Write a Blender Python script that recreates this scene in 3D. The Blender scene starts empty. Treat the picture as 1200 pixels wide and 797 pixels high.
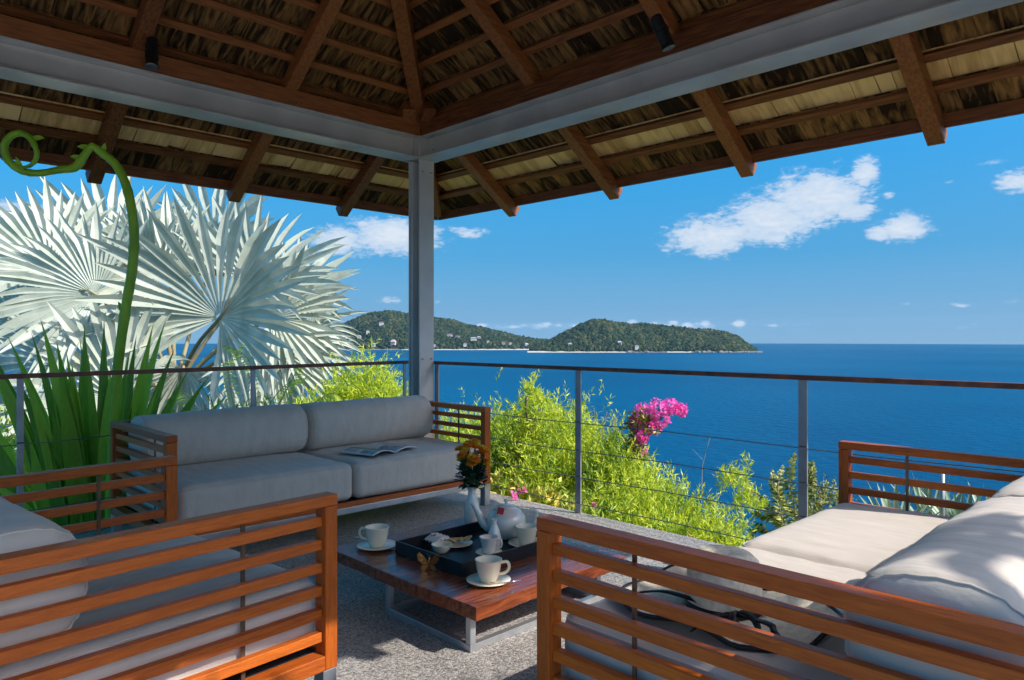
import bpy, bmesh, math, random
import numpy as np
from mathutils import Vector, Matrix
random.seed(7); np.random.seed(7)
SC = bpy.context.scene
COL = SC.collection
PI = math.pi
# ------------------------------------------------------------------ camera
FPX, HZ, CXP, EYE = 852.0, 395.0, 600.0, 1.2        # focal length (px of the 1200 px photo), horizon row, centre column, eye height
R2 = Vector((.69970, .71450)); F2 = Vector((-.71450, .69970))   # horizontal right / forward of the view
R2.normalize(); F2.normalize()
CAM2 = Vector((4.781, -3.622))
cam_d = bpy.data.cameras.new('camera'); cam = bpy.data.objects.new('camera', cam_d); COL.objects.link(cam)
SC.camera = cam
cam.location = (CAM2.x, CAM2.y, EYE)
cam.rotation_euler = (PI/2, 0, math.atan2(F2.y, F2.x) - PI/2)
cam_d.sensor_fit = 'HORIZONTAL'; cam_d.sensor_width = 36; cam_d.lens = FPX/1200*36
cam_d.shift_y = -(398.5-HZ)/1200
cam_d.clip_start = .05; cam_d.clip_end = 40000
# ------------------------------------------------------------------ light
SUN = Vector((1.15, .42, 1.0)).normalized()          # direction towards the sun
sun_d = bpy.data.lights.new('sun', 'SUN'); sun = bpy.data.objects.new('sun', sun_d); COL.objects.link(sun)
sun_d.energy = 2.0; sun_d.angle = math.radians(.5); sun_d.color = (1, .96, .90)
sun.rotation_euler = (-SUN).to_track_quat('-Z', 'Y').to_euler()
SC.view_settings.view_transform = 'Standard'; SC.view_settings.look = 'None'
SC.view_settings.exposure = 1.40; SC.view_settings.gamma = 1
SC.cycles.max_bounces = 8; SC.cycles.diffuse_bounces = 5; SC.cycles.transparent_max_bounces = 8

def place(px, d):                                     # ground-plan point seen in column px at distance d
    return CAM2 + R2*((px-CXP)/FPX*d) + F2*d
def hgt(py, d): return EYE - (py-HZ)*d/FPX
def pt(px, py, d):
    p = place(px, d); return Vector((p.x, p.y, hgt(py, d)))

# world: sky and clouds
W = bpy.data.worlds.new('World'); SC.world = W; W.use_nodes = True
nt = W.node_tree; N = nt.nodes; L = nt.links
for n in list(N): N.remove(n)
def wn(t, **k):
    n = N.new(t)
    for a, b in k.items(): setattr(n, a, b)
    return n
def wm(op, a, b=None, c=None):
    n = N.new('ShaderNodeMath'); n.operation = op
    for i, v in enumerate((a, b, c)):
        if v is None: continue
        if isinstance(v, (int, float)): n.inputs[i].default_value = v
        else: L.new(v, n.inputs[i])
    return n.outputs[0]
out = wn('ShaderNodeOutputWorld'); bg = wn('ShaderNodeBackground'); bg.inputs[1].default_value = .12
sky = wn('ShaderNodeTexSky', sky_type='NISHITA'); sky.sun_disc = False
sky.sun_elevation = math.asin(SUN.z); sky.sun_rotation = math.atan2(SUN.x, SUN.y)
sky.altitude = 60; sky.air_density = 1.0; sky.dust_density = 2.0; sky.ozone_density = 2.5
hsv = wn('ShaderNodeHueSaturation'); hsv.inputs['Saturation'].default_value = 1.6; hsv.inputs['Value'].default_value = .95
hsv.inputs['Hue'].default_value = .485
L.new(sky.outputs[0], hsv.inputs['Color'])
tc = wn('ShaderNodeTexCoord'); sep = wn('ShaderNodeSeparateXYZ'); L.new(tc.outputs['Generated'], sep.inputs[0])
X, Y, Z = sep.outputs
dr = wm('ADD', wm('MULTIPLY', X, R2.x), wm('MULTIPLY', Y, R2.y)); df = wm('ADD', wm('MULTIPLY', X, F2.x), wm('MULTIPLY', Y, F2.y))
az = wm('ARCTAN2', dr, df); el = wm('ARCSINE', Z)
cmb = wn('ShaderNodeCombineXYZ'); L.new(wm('MULTIPLY', az, 1.0), cmb.inputs[0]); L.new(wm('MULTIPLY', el, 2.2), cmb.inputs[1])
def noise(scale, detail, rough, vec=None, dist=0.0):
    n = wn('ShaderNodeTexNoise'); n.inputs['Scale'].default_value = scale; n.inputs['Detail'].default_value = detail
    n.inputs['Roughness'].default_value = rough; n.inputs['Distortion'].default_value = dist
    L.new(vec or cmb.outputs[0], n.inputs['Vector']); return n.outputs[0]
nA = noise(27, 11, .64, dist=.25); nB = noise(9, 5, .55); nC = noise(60, 6, .6)
def ae(px, py):
    a = math.atan((px-CXP)/FPX); return a, math.atan((HZ-py)/FPX*math.cos(a))
blobs = [(958,232,62,36,1),(905,256,62,34,1),(835,277,62,24,1),(1000,246,32,15,.95),(1014,202,20,19,1),(1058,266,34,19,1),(1030,273,22,11,.9),
         (1195,213,34,17,.9),(1041,228,9,6,.7),(1150,192,45,4,.45),(1112,213,16,4,.5),(462,276,60,22,1.1),(400,282,44,20,.9),(548,272,34,9,.7),(388,350,22,9,.65),
         (455,353,24,6,.6),(514,354,16,5,.5),(640,381,40,5,.7),(700,384,60,5,.62),(770,382,45,5,.68),(820,380,16,4,.62),(862,380,14,4,.62),(590,384,30,4,.6),
         (925,380,26,3,.5),(1060,355,26,3,.45),(1128,357,26,4,.5),(1185,353,26,5,.5),(1040,336,22,3,.3),(1150,380,60,3,.45),
         (720,382,260,7,.56), (1090,384,150,5,.44), (430,388,80,4,.4),
         (566,381,9,3.5,.8),(603,383,12,3,.75),(640,380,9,4,.85),(655,381,7,3,.8),(676,382,12,3,.75),(742,377,9,4,.8),(765,380,12,4,.8),(790,378,8,4,.8),(806,381,9,4,.85),(826,379,8,5,.9),(866,379,10,5,.9),(905,382,10,3,.75),(1128,358,18,4,.6),(1060,356,14,3,.55),(1165,190,30,4,.62),
         (40,262,90,26,.95),(130,300,60,16,.8),(-350,180,160,40,.9),(1500,120,180,50,.9)]
# pale blue sea air low over the horizon, all round
rp = wn('ShaderNodeMapRange', interpolation_type='SMOOTHSTEP'); L.new(el, rp.inputs[0]); rp.inputs[1].default_value = 0; rp.inputs[2].default_value = .66; rp.inputs[3].default_value = .95; rp.inputs[4].default_value = 0
skm = wn('ShaderNodeMix', data_type='RGBA'); L.new(rp.outputs[0], skm.inputs[0]); L.new(hsv.outputs[0], skm.inputs[6]); 
rb = wn('ShaderNodeValToRGB'); L.new(wm('MULTIPLY', el, 2.0), rb.inputs[0]); E_ = rb.color_ramp.elements
E_[0].position = 0; E_[0].color = (.70, 1.38, 2.1, 1); E_[1].position = .9; E_[1].color = (.02, .62, 1.75, 1)
for q, c in ((.10, (.38,1.20,2.15,1)), (.22, (.10,.95,2.05,1)), (.45, (.0,.72,1.9,1))): E_.new(q).color = c
L.new(rb.outputs[0], skm.inputs[7])
tot = None
for (px, py, rx, ry, s) in blobs:
    a, e = ae(px, py); ra = rx/FPX*math.cos(a)**2; re = ry/FPX*math.cos(a)
    u = wm('MULTIPLY', wm('SUBTRACT', az, a), 1/ra); v = wm('MULTIPLY', wm('SUBTRACT', el, e), 1/re)
    q = wm('ADD', wm('MULTIPLY', u, u), wm('MULTIPLY', v, v))
    g = wm('MULTIPLY', wm('EXPONENT', wm('MULTIPLY', q, -.75)), s)
    tot = g if tot is None else wm('MAXIMUM', tot, g)
dens = wm('ADD', wm('ADD', tot, wm('MULTIPLY', wm('SUBTRACT', nA, .5), 1.05)), wm('MULTIPLY', wm('SUBTRACT', noise(95, 8, .65, dist=.4), .5), .75))
dens = wm('MULTIPLY', dens, wm('GREATER_THAN', tot, .06))
mr = wn('ShaderNodeMapRange', interpolation_type='SMOOTHSTEP'); L.new(dens, mr.inputs[0]); mr.inputs[1].default_value = .40; mr.inputs[2].default_value = .78
mr.inputs[4].default_value = .88
shade = wn('ShaderNodeMapRange'); L.new(wm('ADD', dens, wm('MULTIPLY', nC, .3)), shade.inputs[0]); shade.inputs[1].default_value = .5; shade.inputs[2].default_value = 1.3
ccol = wn('ShaderNodeMix', data_type='RGBA'); L.new(shade.outputs[0], ccol.inputs[0])
ccol.inputs[6].default_value = (1.35, 1.95, 2.7, 1); ccol.inputs[7].default_value = (2.6, 2.75, 2.95, 1)
mixc = wn('ShaderNodeMix', data_type='RGBA'); L.new(mr.outputs[0], mixc.inputs[0]); L.new(skm.outputs[2], mixc.inputs[6]); L.new(ccol.outputs[2], mixc.inputs[7])
L.new(mixc.outputs[2], bg.inputs[0]); L.new(bg.outputs[0], out.inputs[0])

# ------------------------------------------------------------------ materials
def mat(name, c1, c2=None, scale=8, rough=.6, bump=0, bscale=None, stretch=(1,1,1), spec=.4, metal=0, trans=0, detail=5, island=0, coat=0, coords='Object', dist=0.0, ramp=(.3,.7), obj_rand=0, sheen=0):
    m = bpy.data.materials.new(name); m.use_nodes = True; t = m.node_tree; n = t.nodes; l = t.links
    b = n['Principled BSDF']; b.inputs['Roughness'].default_value = rough; b.inputs['Metallic'].default_value = metal
    b.inputs['Specular IOR Level'].default_value = spec; b.inputs['Coat Weight'].default_value = coat; b.inputs['Coat Roughness'].default_value = .12
    if sheen: b.inputs['Sheen Weight'].default_value = sheen
    c2 = c2 or tuple(v*.8 for v in c1)
    co = n.new('ShaderNodeTexCoord'); mp = n.new('ShaderNodeMapping'); mp.inputs['Scale'].default_value = stretch
    l.new(co.outputs[coords], mp.inputs[0])
    tx = n.new('ShaderNodeTexNoise'); tx.inputs['Scale'].default_value = scale; tx.inputs['Detail'].default_value = detail; tx.inputs['Distortion'].default_value = dist
    l.new(mp.outputs[0], tx.inputs['Vector'])
    fac = tx.outputs[0]
    if island:
        g = n.new('ShaderNodeNewGeometry'); mx = n.new('ShaderNodeMix'); mx.inputs[0].default_value = island
        l.new(fac, mx.inputs[2]); l.new(g.outputs['Random Per Island'], mx.inputs[3]); fac = mx.outputs[0]
    if obj_rand:
        g = n.new('ShaderNodeObjectInfo'); mx = n.new('ShaderNodeMix'); mx.inputs[0].default_value = obj_rand
        l.new(fac, mx.inputs[2]); l.new(g.outputs['Random'], mx.inputs[3]); fac = mx.outputs[0]
    r = n.new('ShaderNodeValToRGB'); r.color_ramp.elements[0].position = ramp[0]; r.color_ramp.elements[1].position = ramp[1]
    r.color_ramp.elements[0].color = (*c2, 1); r.color_ramp.elements[1].color = (*c1, 1)
    l.new(fac, r.inputs[0]); l.new(r.outputs[0], b.inputs['Base Color'])
    if bump:
        t2 = n.new('ShaderNodeTexNoise'); t2.inputs['Scale'].default_value = bscale or scale*3; t2.inputs['Detail'].default_value = 6
        l.new(mp.outputs[0], t2.inputs['Vector'])
        bp = n.new('ShaderNodeBump'); bp.inputs['Strength'].default_value = bump; bp.inputs['Distance'].default_value = (.018 if 'upholstery' in name else .01)
        l.new(t2.outputs[0], bp.inputs['Height']); l.new(bp.outputs[0], b.inputs['Normal'])
    if trans:
        tr = n.new('ShaderNodeBsdfTranslucent'); l.new(r.outputs[0], tr.inputs[0]); ms = n.new('ShaderNodeMixShader'); ms.inputs[0].default_value = trans
        l.new(b.outputs[0], ms.inputs[1]); l.new(tr.outputs[0], ms.inputs[2]); l.new(ms.outputs[0], n['Material Output'].inputs[0])
    return m
M = {}
M['teak_x'] = mat('teak_grain_x', (.74,.175,.014), (.34,.062,.007), 9, .42, .35, 40, (1.2,14,14), .35, coat=.06, detail=8, dist=.6, obj_rand=.30, ramp=(.22,.78))
M['teak_y'] = mat('teak_grain_y', (.74,.175,.014), (.34,.062,.007), 9, .42, .35, 40, (14,1.2,14), .35, coat=.06, detail=8, dist=.6, obj_rand=.30, ramp=(.22,.78))
M['teak_z'] = mat('teak_grain_z', (.74,.175,.014), (.34,.062,.007), 9, .42, .35, 40, (14,14,1.2), .35, coat=.06, detail=8, dist=.6, obj_rand=.30, ramp=(.22,.78))
M['roof_wood_x'] = mat('roof_timber_x', (.34,.115,.032), (.10,.030,.010), 6, .5, .3, 30, (1,12,12), .35, detail=7, obj_rand=.25)
M['roof_wood_y'] = mat('roof_timber_y', (.34,.115,.032), (.10,.030,.010), 6, .5, .3, 30, (12,1,12), .35, detail=7, obj_rand=.25)
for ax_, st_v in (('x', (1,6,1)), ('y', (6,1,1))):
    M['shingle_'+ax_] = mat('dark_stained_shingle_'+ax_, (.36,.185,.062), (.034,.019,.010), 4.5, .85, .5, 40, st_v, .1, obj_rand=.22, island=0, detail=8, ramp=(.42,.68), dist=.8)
    M['shingle_pale_'+ax_] = mat('lit_shingle_'+ax_, (.95,.66,.28), (.50,.27,.085), 3.5, .8, .4, 50, st_v, .15, obj_rand=.30, detail=8, ramp=(.22,.6), dist=.6)  # reflected brightness of one course, put into a paler shingle colour
M['shingle'] = M['shingle_x']
M['steel'] = mat('grey_painted_steel', (.66,.64,.63), (.50,.49,.49), 3, .42, .06, 60, spec=.5, detail=8, ramp=(.25,.75))
M['beam'] = mat('galvanised_beam', (.66,.64,.60), (.46,.45,.43), 2.5, .27, .05, 50, spec=.5, metal=.15, detail=8)
M['leg_steel'] = mat('brushed_leg_steel', (.55,.56,.57), (.40,.41,.42), 10, .32, .04, 60, spec=.5, metal=.7)
M['rail_steel'] = mat('railing_steel', (.42,.43,.45), (.30,.31,.33), 8, .38, .05, 60, metal=.45)
M['rust'] = mat('weathered_handrail', (.26,.095,.05), (.12,.045,.03), 14, .55, .2, 60)
M['rod'] = mat('bronze_rod', (.20,.13,.08), (.10,.065,.045), 20, .4, metal=.5)
M['cable'] = mat('steel_cable', (.22,.22,.22), None, 30, .35, metal=.7)
M['fabric'] = mat('light_grey_upholstery', (.68,.595,.515), (.61,.53,.45), 4, .92, .45, 5, (4,1.1,2), .12, detail=6, sheen=.15)
M['seam'] = mat('dark_cushion_seam', (.06,.06,.06), None, 10, .9)
M['dark'] = mat('dark_webbing', (.03,.028,.026), None, 10, .8)
M['table_top'] = mat('polished_table_wood', (.34,.085,.026), (.10,.022,.009), 4, .24, .12, 30, (10,1,8), .45, coat=.25, detail=8, dist=1.2)
M['table_edge'] = mat('rough_table_edge', (.20,.09,.04), (.05,.02,.01), 14, .5, .6, 30)
M['tray'] = mat('black_lacquer', (.012,.012,.014), (.018,.017,.019), 6, .36, .05, spec=.3)
M['ceramic'] = mat('cream_glazed_ceramic', (.92,.81,.62), (.86,.74,.55), 5, .16, .04, 12, coat=.5)
M['tea'] = mat('dark_tea', (.10,.04,.015), None, 5, .1)
M['pearl'] = mat('pearl_glazed_ceramic', (.88,.80,.70), (.74,.66,.57), 3, .14, .05, 10, coat=.6, spec=.6)
M['silver'] = mat('polished_spoon', (.8,.8,.8), None, 5, .12, metal=1)
M['gold'] = mat('gold_butterfly', (.75,.36,.10), (.45,.17,.04), 30, .22, .3, 60, metal=.9)
M['red'] = mat('red_tag', (.55,.015,.02), (.30,.01,.01), 40, .4)
M['cookie'] = mat('pale_cookie', (.70,.50,.26), (.50,.30,.12), 30, .8, .4, 80)
M['orange'] = mat('orange_petal', (1.0,.56,.04), (1.0,.36,.02), 60, .6, trans=.5, island=.8)
M['yellow'] = mat('yellow_petal', (1.0,.80,.08), (1.0,.64,.05), 60, .6, trans=.5, island=.8)
M['pink'] = mat('magenta_bract', (1.0,.24,.68), (.95,.10,.50), 20, .6, trans=.35, island=.9)
M['flower_leaf'] = mat('dark_bouquet_leaf', (.04,.10,.035), (.015,.045,.018), 30, .5, trans=.15, island=.7)
M['black_plastic'] = mat('black_lamp_housing', (.015,.015,.016), None, 8, .3)
M['lens'] = mat('lamp_glass', (.10,.12,.14), None, 8, .05, spec=.8)
M['paper'] = mat('magazine_paper', (.72,.71,.68), (.66,.65,.62), 20, .5)
M['straw'] = mat('woven_straw', (.88,.80,.64), (.66,.57,.42), 60, .85, .45, 160, (1,1,1), .2, island=0)
M['ribbon'] = mat('black_ribbon', (.012,.012,.014), None, 20, .5)
M['palm'] = mat('silver_palm_leaf', (.66,.68,.56), (.36,.42,.33), 3, .5, .1, 20, (1,1,1), .35, trans=.22, island=.15)
M['palm_stalk'] = mat('palm_leaf_stalk', (.42,.28,.15), (.30,.33,.20), 4, .6)
M['palm_trunk'] = mat('palm_trunk_bark', (.26,.20,.15), (.12,.09,.07), 8, .9, .8, 30)
M['sword'] = mat('sword_leaf_green', (.66,.84,.08), (.14,.30,.025), 3, .38, .35, 6, (30,30,.8), .5, trans=.35, obj_rand=.62, ramp=(.15,.9))
M['stalk'] = mat('green_flower_stalk', (.36,.62,.04), (.18,.38,.02), 9, .42, .5, 30, (1,1,.5), spec=.4, detail=8)
M['lime'] = mat('lime_bamboo_leaf', (.88,.90,.09), (.40,.56,.04), 1.2, .45, trans=.38, island=.6, ramp=(.2,.8), spec=.35)
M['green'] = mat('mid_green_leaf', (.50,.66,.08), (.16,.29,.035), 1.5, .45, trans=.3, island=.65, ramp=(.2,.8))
M['gold_leaf'] = mat('variegated_gold_leaf', (.92,.80,.20), (.25,.42,.05), 4, .4, trans=.3, island=.8, ramp=(.3,.6))
M['fern'] = mat('olive_frond_leaf', (.74,.70,.20), (.09,.15,.03), 3, .5, trans=.25, island=.6)
M['agave'] = mat('silver_agave_leaf', (.50,.56,.42), (.17,.27,.15), 4, .5, trans=.12, obj_rand=.5)
M['twig'] = mat('dry_twig', (.42,.34,.30), (.24,.17,.15), 20, .8)
M['bark'] = mat('brown_bark', (.14,.10,.07), (.06,.045,.03), 10, .9, .6)
M['ground'] = mat('hillside_soil', (.10,.11,.04), (.05,.055,.02), .5, .95, .5, 3)
M['sand'] = mat('beach_sand', (.62,.54,.42), (.5,.43,.33), .05, .9)
M['rock'] = mat('shore_rock', (.30,.24,.20), (.12,.10,.085), .08, .9, .5, .3)
M['house'] = mat('white_villa_wall', (.55,.51,.47), (.42,.40,.38), .1, .8)
M['house_pink'] = mat('pink_villa_wall', (.72,.48,.42), None, .1, .8)
M['house_roof'] = mat('villa_roof', (.30,.16,.12), (.22,.20,.19), .1, .8)

def forest_mat(name, c1, c2, c3):
    m = mat(name, c1, c2, .012, .95, spec=.05, island=.55, detail=8, ramp=(.25,.75))
    r = [n for n in m.node_tree.nodes if n.type == 'VALTORGB'][0]; e = r.color_ramp.elements.new(.55); e.color = (*c3, 1); return m
M['forest'] = forest_mat('tropical_forest', (.085,.085,.035), (.012,.028,.014), (.030,.050,.020))

# exposed-aggregate floor
def pebble():
    m = bpy.data.materials.new('pebble_wash_floor'); m.use_nodes = True; t = m.node_tree; n = t.nodes; l = t.links; b = n['Principled BSDF']
    co = n.new('ShaderNodeTexCoord'); v = n.new('ShaderNodeTexVoronoi'); v.inputs['Scale'].default_value = 150; l.new(co.outputs['Object'], v.inputs['Vector'])
    r = n.new('ShaderNodeValToRGB'); l.new(v.outputs['Color'], r.inputs[0]); e = r.color_ramp.elements
    e[0].position = .1; e[0].color = (.15,.143,.138,1); e[1].position = .9; e[1].color = (.70,.63,.56,1); k = e.new(.5); k.color = (.40,.365,.335,1)
    nz = n.new('ShaderNodeTexNoise'); nz.inputs['Scale'].default_value = 1.3; nz.inputs['Detail'].default_value = 5; l.new(co.outputs['Object'], nz.inputs['Vector'])
    mr = n.new('ShaderNodeMapRange'); mr.inputs[3].default_value = .55; mr.inputs[4].default_value = 1.15; l.new(nz.outputs[0], mr.inputs[0])
    mu = n.new('ShaderNodeMix'); mu.data_type = 'RGBA'; mu.blend_type = 'MULTIPLY'; mu.inputs[0].default_value = 1
    l.new(r.outputs[0], mu.inputs[6]); l.new(mr.outputs[0], mu.inputs[7]); l.new(mu.outputs[2], b.inputs['Base Color'])
    bp = n.new('ShaderNodeBump'); bp.inputs['Strength'].default_value = .6; bp.inputs['Distance'].default_value = .004; bp.invert = True
    l.new(v.outputs['Distance'], bp.inputs['Height']); l.new(bp.outputs[0], b.inputs['Normal']); b.inputs['Roughness'].default_value = .55
    return m
M['pebble'] = pebble()
def sea_mat():
    m = bpy.data.materials.new('sea_water'); m.use_nodes = True; t = m.node_tree; n = t.nodes; l = t.links; b = n['Principled BSDF']
    co = n.new('ShaderNodeTexCoord'); nz = n.new('ShaderNodeTexNoise'); nz.inputs['Scale'].default_value = .0016; nz.inputs['Detail'].default_value = 4
    l.new(co.outputs['Object'], nz.inputs['Vector']); r = n.new('ShaderNodeValToRGB'); l.new(nz.outputs[0], r.inputs[0])
    r.color_ramp.elements[0].position = .3; r.color_ramp.elements[0].color = (.0,.060,.138,1); r.color_ramp.elements[1].position = .7; r.color_ramp.elements[1].color = (.0,.100,.200,1)
    l.new(r.outputs[0], b.inputs['Base Color']); b.inputs['Roughness'].default_value = .4; b.inputs['Specular IOR Level'].default_value = .02
    w = n.new('ShaderNodeTexNoise'); w.inputs['Scale'].default_value = .12; w.inputs['Detail'].default_value = 7; w.inputs['Roughness'].default_value = .6
    l.new(co.outputs['Object'], w.inputs['Vector']); bp = n.new('ShaderNodeBump'); bp.inputs['Strength'].default_value = 1.0; bp.inputs['Distance'].default_value = 2.5
    l.new(w.outputs[0], bp.inputs['Height']); l.new(bp.outputs[0], b.inputs['Normal']); return m
M['sea'] = sea_mat()
M['bounce_pale'] = mat('pale_bounce_surface', (.66,.62,.55), (.56,.52,.46), 3, .8, .2, 30)  # bright surface of the unseen slabs that bounce sunlight

# ------------------------------------------------------------------ builders
def tag(o, label=None, cat=None, group=None, kind=None):
    if label: o['label'] = label
    if cat: o['category'] = cat
    if group: o['group'] = group
    if kind: o['kind'] = kind
    return o
def thing(name, label, cat, loc=(0,0,0), rz=0, group=None):
    o = bpy.data.objects.new(name, None); COL.objects.link(o); o.location = loc; o.rotation_euler = (0,0,rz); o.empty_display_size = .1
    return tag(o, label, cat, group)
def wloc(o):
    v = Vector((0,0,0))
    while o is not None: v = v + o.location; o = o.parent
    return v
class MB:
    def __init__(s): s.v = []; s.f = []
    def add(s, vs, fs):
        k = len(s.v); s.v += [tuple(p) for p in vs]; s.f += [tuple(i+k for i in f) for f in fs]; return s
    def box(s, x0, x1, y0, y1, z0, z1):
        return s.add([(x0,y0,z0),(x1,y0,z0),(x1,y1,z0),(x0,y1,z0),(x0,y0,z1),(x1,y0,z1),(x1,y1,z1),(x0,y1,z1)],
                     [(0,3,2,1),(4,5,6,7),(0,1,5,4),(1,2,6,5),(2,3,7,6),(3,0,4,7)])
    def bar(s, a, b, w, h, up=(0,0,1)):
        a = Vector(a); b = Vector(b); d = (b-a).normalized(); sd = d.cross(Vector(up)).normalized(); u = sd.cross(d).normalized()
        vs = []
        for p in (a, b):
            for i, j in ((-1,-1),(1,-1),(1,1),(-1,1)): vs.append(p + sd*(i*w/2) + u*(j*h/2))
        return s.add(vs, [(0,3,2,1),(4,5,6,7),(0,1,5,4),(1,2,6,5),(2,3,7,6),(3,0,4,7)])
    def tube(s, pts, rad, n=8, caps=True):
        pts = [Vector(p) for p in pts]; k = len(pts); rad = rad if isinstance(rad, (list, tuple)) else [rad]*k
        vs = []; fs = []; pu = None
        for i, p in enumerate(pts):
            d = (pts[min(i+1,k-1)] - pts[max(i-1,0)]).normalized()
            if pu is None: pu = Vector((0,0,1)) if abs(d.z) < .9 else Vector((1,0,0))
            sd = d.cross(pu).normalized(); u = sd.cross(d).normalized(); pu = u
            for j in range(n):
                a = 2*PI*j/n; vs.append(p + (sd*math.cos(a) + u*math.sin(a))*rad[i])
        for i in range(k-1):
            for j in range(n): fs.append((i*n+j, i*n+(j+1)%n, (i+1)*n+(j+1)%n, (i+1)*n+j))
        if caps: fs.append(tuple(range(n))[::-1]); fs.append(tuple((k-1)*n+j for j in range(n)))
        return s.add(vs, fs)
    def lathe(s, prof, n=24, c=(0,0,0), wob=None):
        vs = []; fs = []; k = len(prof)
        for i, (r, z) in enumerate(prof):
            for j in range(n):
                a = 2*PI*j/n; rr = r*(wob(a, i) if wob else 1); vs.append((c[0]+rr*math.cos(a), c[1]+rr*math.sin(a), c[2]+z))
        for i in range(k-1):
            for j in range(n): fs.append((i*n+j, i*n+(j+1)%n, (i+1)*n+(j+1)%n, (i+1)*n+j))
        return s.add(vs, fs)
    def build(s, name, m, parent=None, smooth=False, bevel=0, local=False, kind=None, auto=None):
        me = bpy.data.meshes.new(name); off = Vector((0,0,0)) if (local or parent is None) else wloc(parent)
        me.from_pydata([(v[0]-off.x, v[1]-off.y, v[2]-off.z) for v in s.v], [], s.f)
        o = bpy.data.objects.new(name, me); COL.objects.link(o); me.materials.append(M[m] if isinstance(m, str) else m)
        if parent is not None: o.parent = parent
        if smooth: me.polygons.foreach_set('use_smooth', [True]*len(me.polygons))
        if bevel:
            b = o.modifiers.new('bevel', 'BEVEL'); b.width = bevel; b.segments = 2; b.limit_method = 'ANGLE'; b.angle_limit = .7
        if kind: o['kind'] = kind
        me.update(); return o
def npmesh(name, V, Fq, m, parent=None, smooth=False, kind=None):
    """V (n,3) and quads Fq (m,4) given in world space"""
    me = bpy.data.meshes.new(name); off = wloc(parent) if parent is not None else Vector((0,0,0))
    V = np.asarray(V, dtype=np.float32) - np.array(off, dtype=np.float32); k = Fq.shape[1]
    me.vertices.add(len(V)); me.vertices.foreach_set('co', V.ravel())
    me.loops.add(Fq.size); me.loops.foreach_set('vertex_index', Fq.astype(np.int32).ravel())
    me.polygons.add(len(Fq)); me.polygons.foreach_set('loop_start', np.arange(0, Fq.size, k, dtype=np.int32))
    me.update(calc_edges=True)
    if smooth: me.polygons.foreach_set('use_smooth', [True]*len(Fq))
    o = bpy.data.objects.new(name, me); COL.objects.link(o); me.materials.append(M[m] if isinstance(m, str) else m)
    if parent is not None: o.parent = parent
    if kind: o['kind'] = kind
    return o
def copy_tree(o, parent=None, label=None, skip=()):
    c = o.copy(); COL.objects.link(c)
    if parent is not None: c.parent = parent
    if label: c['label'] = label
    for ch in list(o.children):
        if ch.name.split('.')[0] in skip: continue
        copy_tree(ch, c)
    return c
def spline(pts, n):
    """Catmull-Rom through points"""
    P = [Vector(p) for p in pts]; P = [P[0]*2-P[1]] + P + [P[-1]*2-P[-2]]; o = []
    for i in range(1, len(P)-2):
        for k in range(n):
            t = k/n; a, b, c, d = P[i-1], P[i], P[i+1], P[i+2]
            o.append(.5*((2*b) + (c-a)*t + (2*a-5*b+4*c-d)*t*t + (3*b-a-3*c+d)*t**3))
    o.append(P[-2]); return o

# ------------------------------------------------------------------ setting: land, sea, islands, deck
def ground_h(x, y):
    t = max(y-.3, -x-.7); z = -.45
    if t > .2: z -= .75*(t-.2)
    z -= .02*max(0, x-8) if t <= .2 else 0
    z += .05*math.sin(x*2.3+y*1.7) + .25*math.sin(x*.31)*math.cos(y*.27)*min(1, max(0, t)/6)
    return max(z, -61.5)
xs = [-260,-180,-130,-100,-80,-65,-52,-42,-34,-27,-21,-16,-12,-9,-7,-5.5,-4.2,-3.2,-2.4,-1.7,-1.1,-.7,-.3,.2,.8,1.5,2.3,3.2,4.2,5.4,7,9,12,16,21,28,38,52,75,110,160,260]
ys = [-v for v in xs][::-1]
g = MB(); nx = len(xs)
g.add([(x, y, ground_h(x, y)) for y in ys for x in xs], [(j*nx+i, j*nx+i+1, (j+1)*nx+i+1, (j+1)*nx+i) for j in range(nx-1) for i in range(nx-1)])
g.build('hillside', 'ground', smooth=True, kind='structure')
SEA = -60.0
sea = MB(); ring = [0, 60, 150, 400, 1000, 2500, 5000, 7300]; ns = 96; vs = [(CAM2.x, CAM2.y, SEA)]; fs = []
for r in ring[1:]: vs += [(CAM2.x + r*math.cos(2*PI*k/ns), CAM2.y + r*math.sin(2*PI*k/ns), SEA) for k in range(ns)]
for k in range(ns): fs.append((0, 1+k, 1+(k+1)%ns))
for i in range(len(ring)-2):
    a = 1+i*ns; b = a+ns
    for k in range(ns): fs.append((a+k, b+k, b+(k+1)%ns, a+(k+1)%ns))
sea.add(vs, fs); sea.build('sea', 'sea', kind='structure')

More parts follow.
